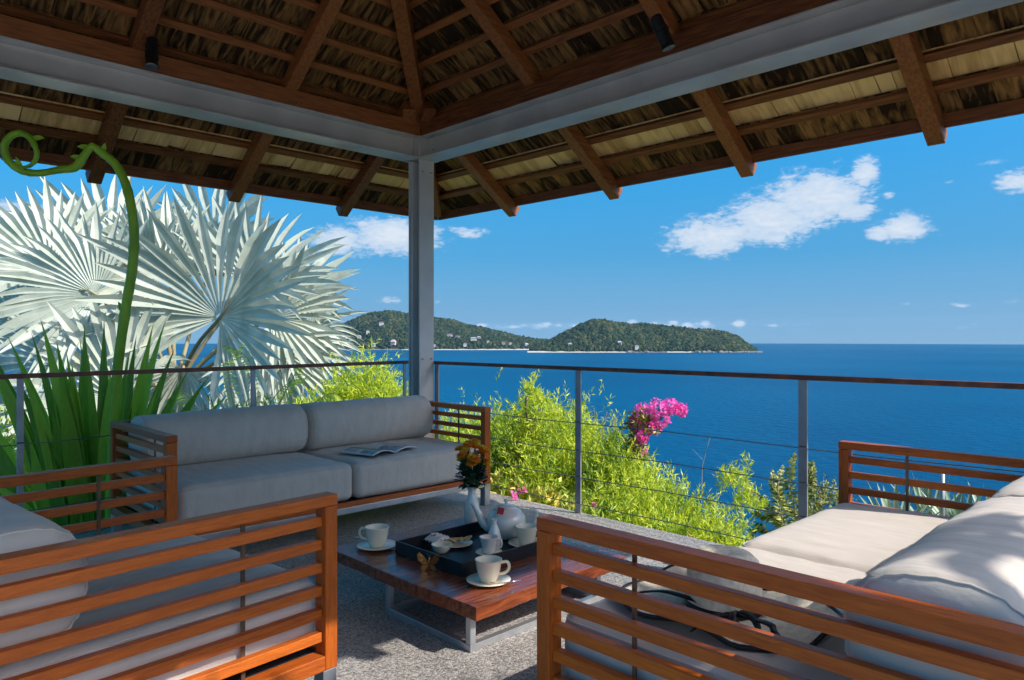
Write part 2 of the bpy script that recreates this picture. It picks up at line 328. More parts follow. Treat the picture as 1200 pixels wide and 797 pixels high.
ORD = 'first second third fourth fifth sixth seventh eighth ninth tenth eleventh twelfth thirteenth fourteenth fifteenth sixteenth seventeenth eighteenth nineteenth'.split()
def nz1(x, seed):
    r = math.sin(x*1.0+seed)*.5 + math.sin(x*2.3+seed*1.7)*.3 + math.sin(x*5.1+seed*2.9)*.2; return r
def island(name, prof, d0, d1, nblob, seed, houses, kind_beach):
    """hills: the ridge heights of prof (column, row of the photo) stand on a ridge line between the distances d0 and d1"""
    px = [p[0] for p in prof]; rnd = random.Random(seed)
    def ridge(c): return np.interp(c, px, [p[1] for p in prof])
    dr = d0 + (d1-d0)*.5
    def height(c, d):
        top = hgt(ridge(c), dr) - SEA
        u = (d-d0)/(dr-d0) if d < dr else (d1-d)/(d1-dr)
        u = max(0, min(1, u)); s = u**.62 if d < dr else u
        n = 1 + .24*nz1(c*.07 + d*.006, seed)*(1-u) + .12*nz1(c*.19 - d*.013, seed+3)*(1-u*.85)
        return top*s*n
    cols = np.arange(px[0], px[-1]+.1, 2.5); rows = np.linspace(d0, d1, 40)
    V = []; F = []
    for d in rows:
        for c in cols:
            p = place(c, d); V.append((p.x, p.y, SEA - 2 + height(c, d) + 0))
    k = len(cols)
    for j in range(len(rows)-1):
        for i in range(k-1): F.append((j*k+i, j*k+i+1, (j+1)*k+i+1, (j+1)*k+i))
    t = MB(); t.add(V, F); t.build(name, 'forest', smooth=True, kind='structure')
    # sandy / rocky shore strip
    sh = MB(); vv = []; cs = np.arange(px[0], px[-1]+.1, 4)
    for c in cs:
        w = 26 if kind_beach(c) else 10
        for dd, zz in ((-w, .15), (-w*.3, 2.2), (w*.6, 5.5)):
            p = place(c, d0 + dd + 4*nz1(c*.3, seed)); vv.append((p.x, p.y, SEA + zz))
    ff = []; fr_ = []
    for i in range(len(cs)-1):
        for j in range(2): (ff if kind_beach(cs[i]) else fr_).append((i*3+j, (i+1)*3+j, (i+1)*3+j+1, i*3+j+1))
    sh.add(vv, ff); sh.build('beach', 'sand', smooth=True, kind='structure')
    sh = MB(); sh.add(vv, fr_); sh.build('rocky_shore', 'rock', smooth=True, kind='structure')
    # tree crowns
    ico = [(0,0,1)] + [(.894*math.cos(a*2*PI/5), .894*math.sin(a*2*PI/5), .447) for a in range(5)] + [(.894*math.cos((a+.5)*2*PI/5), .894*math.sin((a+.5)*2*PI/5), -.447) for a in range(5)] + [(0,0,-1)]
    fi = [(0,1+i,1+(i+1)%5) for i in range(5)] + [(1+i,6+i,1+(i+1)%5) for i in range(5)] + [(6+i,6+(i+1)%5,1+(i+1)%5) for i in range(5)]
    ico = np.array(ico); fi = np.array(fi); Vs = []; Fs = []; k = 0
    for _ in range(nblob):
        c = rnd.uniform(px[0]+1, px[-1]-1); d = d0 + (dr-d0)*1.12*rnd.random()**.85
        h = height(c, d)
        if h < 6: continue
        p = place(c, d); r = rnd.uniform(3.5, 8.5)*(1.5 if rnd.random() < .12 else 1); sc = np.array([r*rnd.uniform(.8,1.2), r*rnd.uniform(.8,1.2), r*rnd.uniform(.7,1.25)])
        jit = 1 + np.random.uniform(-.2, .2, (12,1))
        Vs.append(ico*jit*sc + np.array([p.x, p.y, SEA + h])); Fs.append(fi + k*12); k += 1
    o = npmesh('forest', np.concatenate(Vs), np.concatenate(Fs), 'forest', kind='stuff')
    # villas
    for (c, row, wd, pink) in houses:
        best = None
        for d in np.linspace(d0, dr, 60):
            r = HZ + (EYE - (SEA + height(c, d) + 4))*FPX/d
            if best is None or abs(r-row) < best[0]: best = (abs(r-row), d)
        d = best[1]; p = place(c, d); z = SEA + height(c, d) - 3; w = wd*.8*d/FPX
        rank = sorted(h_[0] for h_ in houses if not h_[3]).index(c) if not pink else 0
        where = 'longer left hill' if name == 'far_hill' else 'rounded headland'
        hs = thing('villa', '%s pale villa from the left among the trees of the %s' % (ORD[rank], where), 'house', (p.x, p.y, z), rnd.uniform(-.3,.3) + math.atan2(R2.y, R2.x), 'villas scattered on the far hills')
        if pink: hs['label'] = 'pink villa with a pointed roof just above the beach on the left hill'; del hs['group']
        b = MB(); b.box(-w/2, w/2, -w*.35, w*.35, 0, 15); b.build('wall', 'house_pink' if pink else 'house', hs, local=True)
        q = MB(); e = w*.56; f = w*.42
        q.add([(-e,-f,15.1),(e,-f,15.1),(e,f,15.1),(-e,f,15.1),(-e*.5,0,19 if not pink else 26),(e*.5,0,19 if not pink else 26)], [(0,1,5,4),(1,2,5),(2,3,4,5),(3,0,4),(0,3,2,1)])
        q.build('roof', 'house_pink' if pink else ('house' if rnd.random() < .6 else 'house_roof'), hs, local=True)
    return height, o
hA, fA = island('far_hill', [(315,408),(335,402),(355,395),(375,388),(390,383),(402,380),(410,376),(425,370),(440,366),(455,364.5),(470,366),(485,368),(500,371),(515,373),(535,377),(555,382),(575,386),(590,390),(610,395),(630,398.5),(650,399),(668,401),(690,405),(710,409)],
       3450, 4300, 13000, 5,
       [(404,397,5,0),(411,400,4,0),(421,396,5,0),(431,391,5,0),(447,380,7,0),(461,403,7,1),(438,404,4,0),(498,397,5,0),(527,394,9,0),(536,396,6,0),(555,398,9,0),(561,397,5,0),(545,405,5,0),(572,402,4,0),(590,404,5,0),(598,404,4,0),(617,405,5,0),(509,406,4,0)],
       lambda c: 470 < c < 650)
tag(fA, 'green tropical forest covering the longer hill on the left', 'forest')
hB, fB = island('headland', [(618,411),(632,406),(645,399),(658,392),(672,385),(685,379),(697,375.5),(708,375.5),(718,378),(730,380),(745,381),(760,381),(775,382),(790,384),(805,385.5),(820,387),(835,387.5),(850,389.5),(862,394),(870,399),(878,405),(886,410),(894,412.5)],
       2880, 3500, 13000, 9, [(726,403,6,0),(746,408,6,0),(668,405,5,0)], lambda c: c < 735 or 780 < c < 808)
tag(fB, 'dense green forest covering the rounded headland right of the post', 'forest')
rk = random.Random(4)
rcs = sorted(rk.uniform(812, 893) if i < 13 else rk.uniform(735, 760) for i in range(16))
for i in range(16):
    c = rcs[i]; p = place(c, 2862 + rk.uniform(-14, 6)); r = rk.uniform(6, 13)
    b = MB(); b.lathe([(.01,r*.75),(r*.6,r*.62),(r,r*.25),(r*1.1,-.3*r)], 9, (0,0,0), lambda a, k, s=i: 1+.25*math.sin(a*3+s)+.12*math.sin(a*5+2*s))
    o = b.build('boulder', 'rock', local=True); o.location = (p.x, p.y, SEA)
    tag(o, '%s pale boulder from the left at the waterline below the wooded headland' % ORD[i], 'rock', 'boulders along the foot of the headland')

# deck and its kerb
dk = MB(); dk.box(-.36, 9.0, -8.0, .20, -.30, 0); dk.build('deck', 'pebble', kind='structure', bevel=.008)

tr_ = MB(); tr_.box(9.001, 17, -14, .2, -.30, -.004); tr_.box(-.36, 9.0, -14, -8.001, -.30, -.004); tr_.build('bounce_slab', 'bounce_pale', kind='structure')  # unseen pale slabs added to throw sunlight back under the roof
# ------------------------------------------------------------------ pavilion
PX1 = 4.15                                              # the far post lines; the roof is square
pav = thing('pavilion', 'open pavilion with grey steel post and beams under a dark timber shingle roof', 'pavilion', (0,0,0))
def hcol(x0, y0, sx, sy):
    """H-section post, x0..x0+.15, y0..y0+.15; flanges face +-x"""
    b = MB(); b.box(x0+.138, x0+.15, y0, y0+.15, 0, 2.66); b.box(x0, x0+.012, y0, y0+.15, 0, 2.66); b.box(x0+.0125, x0+.1375, y0+.069, y0+.081, 0, 2.66)
    b.box(x0+.0125, x0+.045, y0+.012, y0+.0685, 0, 2.655)
    o = b.build('post', 'steel', pav, bevel=.002)
    c = MB(); c.box(x0-.03, x0+.18, y0-.03, y0+.18, .002, .016); c.build('base_plate', 'steel', o)
hcol(-.15, 0, 0, 0); hcol(PX1, 0, 0, 0); hcol(-.15, -PX1-.15, 0, 0); hcol(PX1, -PX1-.15, 0, 0)
BZ, BT = 2.667, 2.845
def ibeam(a, b, axis):
    m = MB()
    if axis == 'x':
        y0 = a[1]
        m.box(a[0], b[0], y0, y0+.2, BZ, BZ+.012); m.box(a[0], b[0], y0, y0+.2, BT-.014, BT); m.box(a[0], b[0], y0+.07, y0+.082, BZ+.0125, BT-.0145)
    else:
        x0 = a[0]
        m.box(x0, x0+.2, a[1], b[1], BZ, BZ+.012); m.box(x0, x0+.2, a[1], b[1], BT-.014, BT); m.box(x0+.118, x0+.13, a[1], b[1], BZ+.0125, BT-.0145)
    return m.build('beam', 'beam', pav, bevel=.002)
ibeam((.012,0), (PX1-.052,0), 'x'); ibeam((-.2,-PX1-.15), (-.2,-.012), 'y')
ibeam((.012,-PX1-.2), (PX1-.052,0), 'x'); ibeam((PX1,-PX1-.15), (PX1,-.012), 'y')
# corner blocks where the beams meet the posts
for (x, y) in ((-.2,-.01),(PX1-.05,-.01),(-.2,-PX1-.2),(PX1-.05,-PX1-.2)):
    m = MB(); m.box(x+.003, x+.209, y+.001, y+.209, BZ-.003, BT+.003); m.build('corner_block', 'beam', pav, bevel=.002)
# timber wall plates on the beams
PL0, PL1 = BT+.004, BT+.12
m = MB(); m.box(.12, PX1-.0, .012, .13, PL0, PL1); m.build('wall_plate', 'roof_wood_x', pav, bevel=.003)
m = MB(); m.box(-.13, -.012, -PX1, .13, PL0+.001, PL1+.001); m.build('wall_plate', 'roof_wood_y', pav, bevel=.003)
m = MB(); m.box(-.011, .119, .0125, .1295, PL0+.002, PL1-.002); m.build('wall_plate', 'roof_wood_x', pav)
m = MB(); m.box(-.0, PX1, -PX1-.13, -PX1-.012, PL0, PL1); m.build('wall_plate', 'roof_wood_x', pav, bevel=.003)
m = MB(); m.box(PX1+.012, PX1+.13, -PX1, .13, PL0+.001, PL1+.001); m.build('wall_plate', 'roof_wood_y', pav, bevel=.003)
for (x, y, z) in ((.004,.03,2.56),(.004,.12,2.56),(.004,.03,1.02),(.004,.12,1.02),(.004,.03,.10),(.004,.12,.10)):
    m = MB(); m.tube([(x-.006, y, z), (x+.004, y, z)], .009, 6); m.build('bolt', 'rail_steel', pav)
for (x, y, z) in ((.055,.0,2.70),(.055,.0,2.81),(.13,.0,2.70),(.13,.0,2.81)):
    m = MB(); m.tube([(x+.05, y-.006, z), (x+.05, y+.004, z)], .008, 6); m.build('bolt', 'rail_steel', pav)
hk = pt(349, 121, 5.15); m = MB(); m.tube([hk+Vector((.014*math.cos(a*.5), -.014*math.cos(a*.5), .014*math.sin(a*.5))) for a in range(12)], .002, 5, False); m.build('hook', 'silver', pav, smooth=True)
# hip roof: underside of the rafters at z = RZ - SL*u, u = distance outside the inner beam line
RZ, SL, OV = 2.972, .70, .97
CN = PX1/2
cs = 1/math.sqrt(1+SL*SL)
def side(k, s, u, h):
    """point of roof side k: s along the wall, u outwards, h above the rafter underside (vertical)"""
    z = RZ - SL*u + h
    return [Vector((s, u, z)), Vector((-u, -s, z)), Vector((s, -PX1-u, z)), Vector((PX1+u, -s, z))][k]
raf = {0: [.09,1.24,2.37,3.52], 1: [.12,1.12,2.13,3.13,4.03], 2: [.1,1.1,2.1,3.1,4.1], 3: [.1,1.1,2.1,3.1,4.1]}
RH, RW = .115, .092
nrm = {}
for k in range(4):
    for s in raf[k]:
        ui = -min(s, PX1-s) if .3 < s < PX1-.3 else -.0
        uo = OV + .035
        a = side(k, s, uo, RH/2); b = side(k, s, ui if ui < -.05 else -.02, RH/2)
        m = MB(); m.bar(a, b, RW, RH*cs); m.build('rafter', 'roof_wood_y' if k in (0, 2) else 'roof_wood_x', pav, bevel=.004)
# hip rafters
apex = Vector((CN, -CN, RZ + SL*CN + .05))
for (x, y, sx, sy) in ((0,0,-1,1),(PX1,0,1,1),(0,-PX1,-1,-1),(PX1,-PX1,1,-1)):
    m = MB(); m.bar(Vector((x+sx*(OV-.10), y+sy*(OV-.10), RZ-SL*(OV-.10)+.085)), apex, .10, .15); m.build('hip_rafter', 'roof_wood_x', pav, bevel=.004)
for (x, y) in ((.13,-.02),(.02,-.13)):                  # solid blocking at the foot of the hip
    m = MB(); m.bar((x-.06, y+.06 if x < .1 else y+.02, 2.98), (x+.02, y-.0, 3.06), .10, .12); m.build('blocking', 'roof_wood_x', pav)
# battens and shingles
BH = .028
us = [OV - .012 - .172*i for i in range(17)]
rnd = random.Random(11)
shingle_parts = []
stuff = {0: MB(), 1: MB()}; stuff_lit = {0: MB(), 1: MB()}
for k in range(4):
    for i, u in enumerate(us):
        L0, L1 = -u, PX1+u
        if L1-L0 < .3: continue
        m = MB(); hh = RH + BH/2
        if i == 0:
            m.bar(side(k, L0, u+.012, RH+.006), side(k, L1, u+.012, RH+.006), .024, .078); m.build('fascia', 'roof_wood_x' if k in (0,2) else 'roof_wood_y', pav, bevel=.002)
        else:
            m.bar(side(k, L0, u, hh), side(k, L1, u, hh), .052, BH, side(k,0,0,0)-side(k,0,0,-1) if False else Vector([(0,SL,1),(-SL,0,1),(0,-SL,1),(SL,0,1)][k]))
            m.build('batten', 'roof_wood_x' if k in (0,2) else 'roof_wood_y', pav, bevel=.002)
# shingles: a course hangs from each batten, its lower end resting on the course below
def shingle(mb, k, s0, s1, ut, ub, ht, hb, jag, th=.009):
    # top edge at ut (inside), bottom edge at ub (outside)
    s0b, s1b = s0 + jag[0], s1 + jag[1]
    p = [side(k, s0, ut, ht), side(k, s1, ut, ht), side(k, s1b, ub+jag[2], hb), side(k, s0b, ub+jag[3], hb)]
    q = [v + Vector((0,0,th)) for v in p]
    mb.add(p+q, [(0,1,2,3),(7,6,5,4),(0,4,5,1),(1,5,6,2),(2,6,7,3),(3,7,4,0)])
count = 0
for k in range(4):
    vis = k in (0, 1)
    for i, u in enumerate(us):
        if i == 0: continue
        pale = (i == 2)  # course near the eave, coloured as if lit by reflection
        ut = u - .012; ub = u + .172 + (.06 if i == 1 else .014)
        s = -u; end = PX1 + u
        while s < end:
            wd = rnd.uniform(.085, .17) if vis else .3
            s1 = min(s + wd, end)
            curl = 0 if rnd.random() < .7 else rnd.uniform(.004, .03)
            base = RH + BH + .004
            args = (k, s+.0015, s1-.0015, ut, ub, base + .001 + rnd.uniform(0,.001), base + .019 + curl + rnd.uniform(0,.005),
                    (rnd.uniform(-.006,.006), rnd.uniform(-.006,.006), rnd.uniform(-.012,.012), rnd.uniform(-.012,.012)))
            lim = 4.3 if k == 0 else 3.3
            if vis and i <= 7 and -.4 < s < lim and count < 298:
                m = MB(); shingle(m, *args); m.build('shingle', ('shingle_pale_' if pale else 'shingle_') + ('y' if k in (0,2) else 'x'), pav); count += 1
            else: shingle((stuff_lit if pale else stuff)[k % 2], *args)
            s = s1
for q, ax_ in ((0,'y'),(1,'x')): stuff[q].build('shingle', 'shingle_'+ax_, pav, kind='stuff'); stuff_lit[q].build('shingle', 'shingle_pale_'+ax_, pav, kind='stuff')
# weathering skin above the shingles closes the roof
m = MB()
for k in range(4):
    a = side(k, -OV-.06, OV+.06, RH+BH+.072); b = side(k, PX1+OV+.06, OV+.06, RH+BH+.072); t = Vector((CN, -CN, RZ+SL*CN+RH+BH+.08))
    m.add([a, b, t, a+Vector((0,0,.03)), b+Vector((0,0,.03)), t+Vector((0,0,.03))], [(0,1,2),(3,5,4),(0,3,4,1)])
m.build('roof_covering', 'shingle', pav)

# two black spotlights on the wall plates
def spot(px, py, d, label, aim):
    p = pt(px, py, d); t = thing('spotlight', label, 'lamp', p, 0, 'black spotlights under the roof')
    a = Vector(aim).normalized()
    m = MB(); m.tube([p - a*.10, p - a*.09, p + a*.07, p + a*.095], [.025, .034, .036, .042], 16); m.build('housing', 'black_plastic', t, smooth=False, bevel=.002)
    m = MB(); m.tube([p + a*.0955, p + a*.099], [.037, .034], 16); m.build('lens', 'lens', t)
    m = MB(); m.tube([p + Vector((0,0,.03)), p + Vector((0,0,.03)) + Vector((-.05 if label.startswith('left') else 0, .05 if not label.startswith('left') else 0, .01))], .012, 8); m.build('bracket', 'black_plastic', t)
    for q in (-.03, .0, .03):
        m = MB(); m.tube([p + a*q, p + a*(q+.008)], .0395, 16); m.build('cooling_ring', 'black_plastic', t)
spot(178, 62, 4.42, 'left black spotlight clamped to the timber above the left beam', (.25,-.1,-1))
spot(776, 38, 4.05, 'right black spotlight clamped to the timber above the right beam', (.3,.3,-1))

# ------------------------------------------------------------------ railings
def railing(name, a, b, posts, label, end_posts, zr=1.0):
    """a, b ground-plan ends; posts: points"""
    t = thing(name, label, 'railing', (a[0], a[1], 0))
    d = (Vector(b)-Vector(a)).normalized(); n = Vector((-d.y, d.x))
    A = Vector((a[0], a[1], zr-.014)); B = Vector((b[0], b[1], zr-.014))
    m = MB(); m.bar(A, B, .045, .026); m.build('handrail', 'rust', t, bevel=.003)
    for p in posts:
        P = Vector((p[0], p[1], 0)); m = MB(); dd = Vector((d.x, d.y, 0)); nn = Vector((n.x, n.y, 0))
        w, th = .012, (.048 if label.startswith('right') else .032)
        vs = [P + dd*(i*th/2) + nn*(j*w/2) + Vector((0,0,z)) for z in (-.25, zr-.028) for i, j in ((-1,-1),(1,-1),(1,1),(-1,1))]
        m.add(vs, [(0,3,2,1),(4,5,6,7),(0,1,5,4),(1,2,6,5),(2,3,7,6),(3,0,4,7)])
        o = m.build('post', 'rail_steel', t, bevel=.0015)
        for z in (.07,.25,.43,.62):
            q = MB(); q.tube([P - dd*.016 + Vector((0,0,z)) + nn*.0, P + dd*.016 + Vector((0,0,z))], .008, 8); q.build('cable_fitting', 'cable', o)
    for z in (.07,.25,.43,.62):
        pts = []
        for i in range(13):
            u = i/12; P = Vector(a)*(1-u) + Vector(b)*u; pts.append((P.x, P.y, z - .012*math.sin(u*PI*3)**2))
        m = MB(); m.tube(pts, .0032, 6); m.build('cable', 'cable', t, smooth=True)
    return t
railing('cable_railing', (-.07,.17), (7.0,.17), [(.015,.17),(1.555,.17),(3.11,.17),(4.65,.17),(6.2,.17)], 'right steel cable railing along the sea edge with rusty brown handrail', None)
def lrx(y): return -.30 + (.16-y)*(.36/3.0)
railing('cable_railing', (lrx(.10),.10), (lrx(-5.2),-5.2), [(lrx(y), y) for y in (.06,-1.36,-2.76,-4.2)], 'left steel cable railing behind the far sofa with rusty brown handrail', None)

# ------------------------------------------------------------------ sofas
def rbox(sx, sy, sz, r, puff=.0, n=12, wr=.0, seed=0, puffz=None):
    """soft cushion centred at the origin: rounded box with crowned faces and faint wrinkles"""
    V = {}; F = []; vs = []
    rr = random.Random(seed); ph = [rr.uniform(0, 6.28) for _ in range(8)]
    def key(p): return (round(p[0],5), round(p[1],5), round(p[2],5))
    def vert(p):
        k = key(p)
        if k in V: return V[k]
        h = Vector((sx/2-r, sy/2-r, sz/2-r)); q = Vector((p[0]*sx/2, p[1]*sy/2, p[2]*sz/2))
        c = Vector([max(-h[i], min(h[i], q[i])) for i in range(3)]); d = q - c
        if d.length > 1e-9: d = d.normalized()*r
        else: d = Vector((0,0,0))
        w = c + d
        fx, fy, fz = 1-p[0]**4, 1-p[1]**4, 1-p[2]**4
        w.z += (puffz if puffz is not None else puff)*p[2]*fx*fy; w.y += puff*p[1]*fx*fz*.6; w.x += puff*p[0]*fy*fz*.35
        if wr:
            a = math.sin(w.x*34+ph[0]+2.2*math.sin(w.y*11+ph[1]))*math.sin(w.y*7+ph[2]) + .6*math.sin(w.y*41+ph[3]+2*math.sin(w.x*9+ph[4]))
            w += d.normalized()*wr*a*(.35+.65*abs(p[0])**6) if d.length > 0 else Vector((0,0,0))
        V[k] = len(vs); vs.append(w); return V[k]
    # cluster samples near edges
    g = [math.sin((i/n-.5)*PI)*.55 + (2*i/n-1)*.45 for i in range(n+1)]
    for ax in range(3):
        for sg in (-1, 1):
            for i in range(n):
                for j in range(n):
                    q = []
                    for (a, b) in ((i,j),(i+1,j),(i+1,j+1),(i,j+1)):
                        p = [0,0,0]; p[ax] = sg; p[(ax+1)%3] = g[a]; p[(ax+2)%3] = g[b]; q.append(vert(p))
                    F.append(tuple(q) if sg > 0 else tuple(q[::-1]))
    m = MB(); m.add(vs, F); return m
ARM_T = .055
def bolster(ln, w, h, seed):
    """long rounded roll along x with nearly flat sewn ends and faint wrinkles that fan out from the seams"""
    rr = random.Random(seed); ph = [rr.uniform(0, 6.28) for _ in range(6)]; n = 56; e = .78
    rows = [(-1,.0,.012),(-1,.35,.010),(-1,.68,.004),(-1,.86,-.006),(-1,.955,-.022),(-1,1.0,-.045)]
    xs_ = [(s_*(ln/2) - s_*(-off) , q) for s_, q, off in rows]
    mid = [(-ln/2+.045+(ln-.09)*k/48, 1.0) for k in range(1, 48)]
    prof = xs_ + mid + [(-x, q) for x, q in xs_[::-1]]
    vs = []; fs = []; rings = [[], []]; seam = (4, len(prof)-5)
    for i, (x, q) in enumerate(prof):
        edge = math.exp(-((ln/2-abs(x))/.10)**2)
        for j in range(n):
            a = 2*PI*j/n; ca, sa = math.cos(a), math.sin(a)
            yy = w/2*abs(ca)**e*(1 if ca > 0 else -1); zz = h/2*abs(sa)**e*(1 if sa > 0 else -1)
            k = q*(1 + .0 + .020*math.cos(x/ln*PI) + edge*.016*math.sin(a*23+ph[0]+2*math.sin(a*3+ph[1])) + .012*math.sin(x*13+ph[2]+2*math.sin(a*2+ph[3])) + .007*math.sin(x*47+a*3+ph[4]+2*math.sin(x*11)))
            vs.append((x, yy*k, zz*k))
            if i == seam[0]: rings[0].append(Vector(vs[-1])*1.0)
            if i == seam[1]: rings[1].append(Vector(vs[-1])*1.0)
    for i in range(len(prof)-1):
        for j in range(n): fs.append((i*n+j, (i+1)*n+j, (i+1)*n+(j+1)%n, i*n+(j+1)%n))
    m = MB(); m.add(vs, fs); return m, rings
def make_sofa(name, label, cat, W_, loc, rz, seats, group, bol=True, seed=0, bol_shift=0, D=.93, BR=.33):
    t = thing(name, label, cat, (*loc, 0), rz, group)
    hw = W_/2; f = -D/2; b = D/2
    wood = 'teak_x' ; woody = 'teak_y'
    def L(m, nm, mt, par=t, **k): return m.build(nm, mt, par, local=True, **k)
    for sx in (-1, 1):
        xo = sx*hw; xi = sx*(hw-ARM_T); x0, x1 = min(xo, xi), max(xo, xi)
        L(MB().box(x0, x1, f, f+.045, .149, .6635), 'post', 'teak_z', bevel=.003)
        L(MB().box(x0, x1, b-.045, b, .149, .6635), 'post', 'teak_z', bevel=.003)
        L(MB().box(x0-.001, x1+.001, f-.001, b+.001, .6645, .70), 'arm_rail', woody, bevel=.004)
        L(MB().box(x0, x1, f+.0455, b-.0455, .149, .196), 'bottom_rail', woody, bevel=.003)
        xm = (x0+x1)/2 - sx*.003
        for z in (.632, .559, .486, .413, .340, .267):
            L(MB().box(xm-.014, xm+.014, f+.0455, b-.0455, z-.031, z), 'slat', woody, bevel=.002)
        for y in (f+.30,):
            L(MB().box(xm-sx*.0145-.003, xm-sx*.0145+.003, y-.006, y+.006, .197, .663), 'rod', 'rod')
        for y in (f+.002, b-.052):
            L(MB().box(x0+.002, x1-.002, y, y+.05, 0, .1485), 'leg', 'leg_steel', bevel=.002)
    # front and back rails of the seat: timber over a steel bar
    for (y0, y1) in ((f+.004, f+.034), (b-.034, b-.004)):
        L(MB().box(-hw+ARM_T+.001, hw-ARM_T-.001, y0, y1, .168, .199), 'seat_rail', wood, bevel=.003)
        L(MB().box(-hw+ARM_T+.001, hw-ARM_T-.001, y0+.003, y1-.003, .130, .1675), 'steel_rail', 'leg_steel', bevel=.002)
    L(MB().box(-hw+ARM_T+.001, hw-ARM_T-.001, f+.035, b-.035, .175, .19), 'seat_base', 'dark')
    if W_ > 1.5: L(MB().box(-.02, .03, b-.33, b-.28, 0, .174), 'leg', 'leg_steel', bevel=.002)
    # back frame
    L(MB().box(-hw+ARM_T+.001, hw-ARM_T-.001, b-.052, b-.002, .665, .699), 'back_rail', wood, bevel=.004)
    for z in (.632, .559, .486, .413):
        L(MB().box(-hw+ARM_T+.001, hw-ARM_T-.001, b-.04, b-.014, z-.031, z), 'back_slat', wood, bevel=.002)
    # cushions
    iw = W_ - 2*ARM_T - .012; cw = iw/seats
    for i in range(seats):
        cx = -iw/2 + cw*(i+.5)
        m = rbox(cw-.012, D-.075, .225, .045, .016, 26, .0034, seed+i, puffz=.012); o = L(m, 'seat_cushion', 'fabric', smooth=True); o.location = (cx, -.018, .313)
        hx, hy, r = (cw-.012)/2-.006, (D-.075)/2-.006, .045
        pts = []
        for (ax, ay, a0) in ((hx-r, hy-r, 0), (-hx+r, hy-r, PI/2), (-hx+r, -hy+r, PI), (hx-r, -hy+r, 1.5*PI)):
            for q in range(5): a = a0 + q*PI/8; pts.append((ax+r*math.cos(a), ay+r*math.sin(a), .094))
        pts.append(pts[0])
        s = MB(); s.tube(pts, .0038, 6, False); so = L(s, 'piping', 'fabric', par=o, smooth=True)
        if bol:
            bw = cw - .022; m, rings = bolster(bw, BR, .315, seed+20+i); o = L(m, 'bolster', 'fabric', smooth=True)
            o.location = (cx, b-.055-BR/2+bol_shift, .588); o.rotation_euler = (rnd.uniform(-.06,.06), rnd.uniform(-.012,.012), rnd.uniform(-.022,.022))
            for ring in rings: s = MB(); s.tube(ring + [ring[0]], .0034, 5, False); L(s, 'piping', 'fabric', par=o, smooth=True)
    return t
sofaA = make_sofa('sofa', 'far two-seat wooden sofa with grey cushions along the left railing by the post', 'sofa', 2.22, (.485, -1.195), PI/2, 2, 'slatted wooden sofas on the deck', seed=1)
sofaC = make_sofa('sofa', 'two-seat wooden sofa on the right with a floppy straw hat on its seat', 'sofa', 2.15, (4.045, -1.085), -PI/2, 2, 'slatted wooden sofas on the deck', seed=5, D=1.32, BR=.37, bol_shift=-.11)
sofaB = make_sofa('armchair', 'single-seat slatted wooden armchair with grey cushions at the lower left', 'armchair', 1.165, (2.200, -2.985), PI+.089, 1, None, seed=9, D=1.08)

# open magazine on the far sofa
def local_frame(o, c, ang): o.location = c; o.rotation_euler = (0,0,ang)
mag = thing('magazine', 'open magazine lying face up on the far sofa seat', 'magazine', (.69, -.86, .437), math.radians(-76))
def page(sg, name, lift, m, x0=.004, x1=.215, y0=-.145, y1=.145, dz=0):
    b = MB(); n = 10; vs = []
    for i in range(n+1):
        x = x0 + (x1-x0)*i/n; z = lift*math.sin(min(1, x/.215*1.0)*PI*.9)**.8 + .004 + dz
        vs += [(sg*x, y0, z), (sg*x, y1, z)]
    fs = [(2*i, 2*i+2, 2*i+3, 2*i+1) if sg > 0 else (2*i, 2*i+1, 2*i+3, 2*i+2) for i in range(n)]
    b.add(vs, fs); k = len(b.v); b.add([(v[0], v[1], max(.001, v[2]-.0055)) for v in vs], [tuple(f[::-1]) for f in fs])
    for i in range(n):
        for j in (0, 1): b.f.append((2*i+j, 2*i+2+j, k+2*i+2+j, k+2*i+j))
    b.f.append((2*n, 2*n+1, k+2*n+1, k+2*n)); b.f.append((0, 1, k+1, k))
    return b.build(name, m, mag, smooth=False, local=True)
M['photo_green'] = mat('printed_landscape_photo', (.30,.33,.16), (.10,.14,.06), 14, .35, ramp=(.4,.6))
M['photo_grey'] = mat('printed_grey_photo', (.42,.40,.40), (.20,.19,.20), 22, .35, ramp=(.4,.6))
M['ink'] = mat('printed_text', (.16,.16,.17), None, 10, .6)
page(1, 'page', .030, 'paper'); page(-1, 'page', .024, 'paper')
def flat_print(sg, nm, m, x0, x1, y0, y1, lift):
    b = MB(); n = 8; vs = []
    for i in range(n+1):
        x = x0 + (x1-x0)*i/n; z = lift*math.sin(x/.215*PI*.9)**.8 + .0052; vs += [(sg*x, y0, z), (sg*x, y1, z)]
    b.add(vs, [(2*i, 2*i+2, 2*i+3, 2*i+1) for i in range(n)]); b.build(nm, m, mag, local=True)
flat_print(1, 'picture', 'photo_green', .012, .150, -.13, .135, .030); flat_print(1, 'picture', 'photo_grey', .158, .206, .02, .135, .030)
flat_print(-1, 'picture', 'photo_grey', .02, .10, -.03, .13, .024)
for k in range(9): flat_print(-1, 'text_line', 'ink', .115, .2, -.125+.028*k, -.116+.028*k, .024)
for k in range(4): flat_print(1, 'text_line', 'ink', .160, .204, -.12+.028*k, -.112+.028*k, .030)
b = MB(); b.box(-.216, .216, -.148, .148, 0, .0012); b.build('cover', 'photo_grey', mag, local=True)

